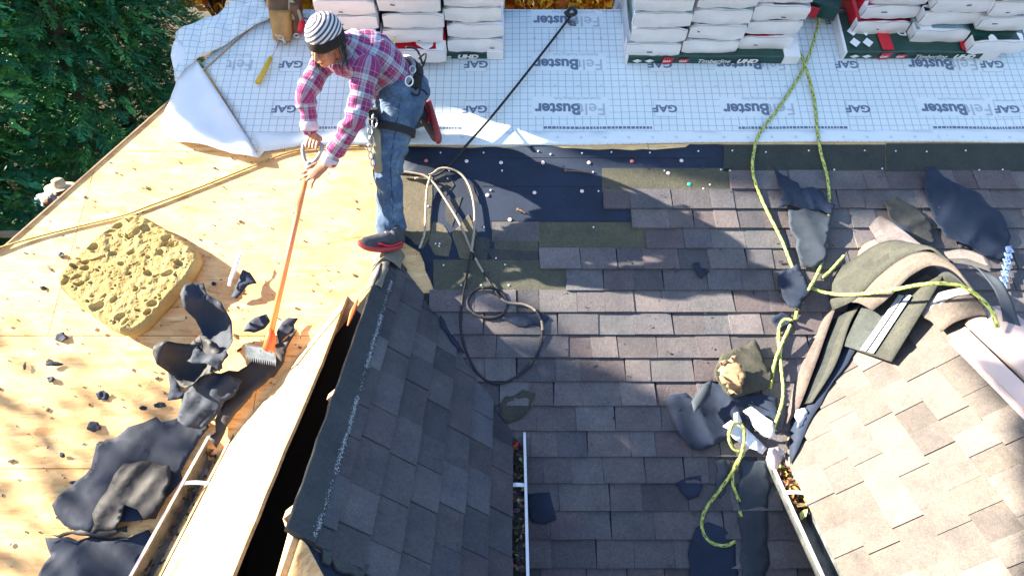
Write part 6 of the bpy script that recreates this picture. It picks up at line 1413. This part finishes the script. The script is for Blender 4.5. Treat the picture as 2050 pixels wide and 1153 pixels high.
for pts in ([(838, 118, 4.05), (852, 108, 4.05), (848, 130, 4.02), (838, 146, 4.0), (846, 152, 4.0)], [(828, 150, 3.98), (842, 160, 3.98), (838, 190, 3.98), (820, 186, 3.97)], [(812, 95, 4.0), (834, 100, 4.02), (846, 128, 4.0)]): mb.tube(spline([W(*p) for p in pts], 5), .0065, 6)
mb.build('harness_loop', M_WEB, man, smooth=True)
# hardware hanging from the front of the belt, chain down the thigh
mb = MB()
for px, py, d_, r_ in ((742, 228, 3.92, .022), (750, 246, 3.93, .020), (741, 262, 3.93, .018), (744, 280, 3.94, .018), (740, 297, 3.95, .016), (742, 312, 3.96, .015), (746, 326, 3.97, .014)): 
    c = W(px, py, d_); mb.tube([c + Vector((1, 0, 0)) * math.cos(a) * r_ * .7 + Uv * math.sin(a) * r_ * 1.5 for a in [2 * math.pi * k / 12 for k in range(13)]], .005, 6, caps=False)
mb.build('chain', M_STEEL, man, smooth=True)
mb = MB(); mb.box(Matrix.Translation(W(748, 233, 3.95)), .05, .05, .09); mb.build('tool_clip', M_WEB, man, bevel=.01)
mb = MB(); c0, c1_ = W(752, 268, 3.96), W(757, 338, 3.99); capsule(mb, c0, c1_, .030, .028, 12, flat=(Fv, .5)); mb.build('thigh_sheath', simple('khaki_canvas', (.24, .21, .14), .85, nscale=12, namp=.3), man, smooth=True)
tj = MB(); tj.tube(spline([BC + ax * .0 - Fv * .0 + Vector((.02, -.12, .05)), W(845, 180, 4.0), W(856, 190, 4.02)], 5), .006, 6)
tj.build('tether', M_WEB, man, smooth=True)

# ---------------------------------------------------------------- second man, beyond the hip
m2 = empty('person', (W(114, 366, 10.35).x, W(114, 366, 10.35).y, 0), 'man in a straw hat and pale blue shirt standing below the roof edge', 'person')
bx, by = m2.location.x - .16, m2.location.y; H2 = Vector((bx + .18, by, 1.62)); pb = MB()
capsule(pb, (bx, by, .95), (bx, by, 1.40), .13, .15); capsule(pb, (bx, by, 1.40), (bx + .16, by, 1.55), .07, .06); ellip(pb, H2, Vector((.078, 0, 0)), Vector((0, .095, 0)), Vector((0, 0, .115))); ellip(pb, H2 + Vector((.0, -.09, -.02)), Vector((.014, 0, 0)), Vector((0, .02, 0)), Vector((0, 0, .025)), 8)
for s_ in (-1, 1):
    capsule(pb, (bx + s_ * .10, by, .92), (bx + s_ * .12, by + .02, .50), .08, .055); capsule(pb, (bx + s_ * .12, by + .02, .50), (bx + s_ * .13, by, .08), .055, .04); capsule(pb, (bx + s_ * .13, by, .05), (bx + s_ * .14, by - .16, .04), .045, .035)
    sh_, el, wr_2 = Vector((bx + s_ * .19, by, 1.42)), Vector((bx + s_ * .27, by - .05, 1.14)), Vector((bx + s_ * .22, by - .24, 1.02)); capsule(pb, sh_, el, .05, .04); capsule(pb, el, wr_2, .04, .028); capsule(pb, wr_2, wr_2 + Vector((-.01, -.06, -.01)), .03, .03, flat=(Vector((1, 0, 0)), .5))
    for k in range(4): b_ = wr_2 + Vector((0, -.08, .025 - .017 * k)); capsule(pb, b_, b_ + Vector((-.01 * s_, -.045, -.015)), .009, .008)
    capsule(pb, wr_2 + Vector((-s_ * .02, -.03, .02)), wr_2 + Vector((-s_ * .035, -.075, .03)), .010, .009)
blend(pb, 'body', M_SKIN, m2, .009, 2)
pb = MB(); capsule(pb, (bx, by, .98), (bx, by, 1.38), .165, .19, flat=(Vector((0, 1, 0)), .72)); capsule(pb, (bx - .17, by, 1.44), (bx + .17, by, 1.46), .085, .085)
for s_ in (-1, 1): capsule(pb, (bx + s_ * .19, by, 1.42), (bx + s_ * .27, by - .05, 1.14), .072, .062); capsule(pb, (bx + s_ * .27, by - .05, 1.14), (bx + s_ * .23, by - .2, 1.04), .06, .045)
blend(pb, 'shirt', simple('pale_blue_shirt', (.42, .52, .66), .85, nscale=8, namp=.35, bs=.4, bscale=20, bdist=.02), m2, .012, 3, post=lambda me: displace(me, lambda c, n_: .010 * noise.noise(c * 12)))
pb = MB(); capsule(pb, (bx, by, .98), (bx, by, .90), .155, .15, flat=(Vector((0, 1, 0)), .75))
for s_ in (-1, 1): capsule(pb, (bx + s_ * .09, by, .90), (bx + s_ * .12, by + .02, .50), .105, .08); capsule(pb, (bx + s_ * .12, by + .02, .50), (bx + s_ * .13, by, .10), .078, .068)
blend(pb, 'trousers', simple('work_trousers', (.06, .06, .08), .9), m2, .012, 3)
mb = MB(); rows = []
for r_, z_ in ((.001, .150), (.05, .148), (.082, .130), (.092, .06), (.096, .03), (.13, .022), (.175, .018), (.20, .026), (.202, .020), (.17, .010), (.09, .018)): rows.append([H2 + Vector((math.cos(a) * r_, math.sin(a) * r_ * 1.08, z_ + .012 * math.cos(2 * a) * (r_ > .12))) for a in [2 * math.pi * k / 32 for k in range(32)]])
mb.grid(rows, close=True); m, nt, b = newmat('straw'); b.inputs['Roughness'].default_value = .8; wv = nd(nt, 'ShaderNodeTexWave', Scale=60.0, Distortion=1.0); nt.links.new(coords(nt), wv.inputs['Vector']); nt.links.new(ramp(nt, wv.outputs['Fac'], [(.2, (.50, .36, .20)), (.8, (.74, .58, .38))]).outputs[0], b.inputs['Base Color'])
mb.build('straw_hat', m, m2, smooth=True)
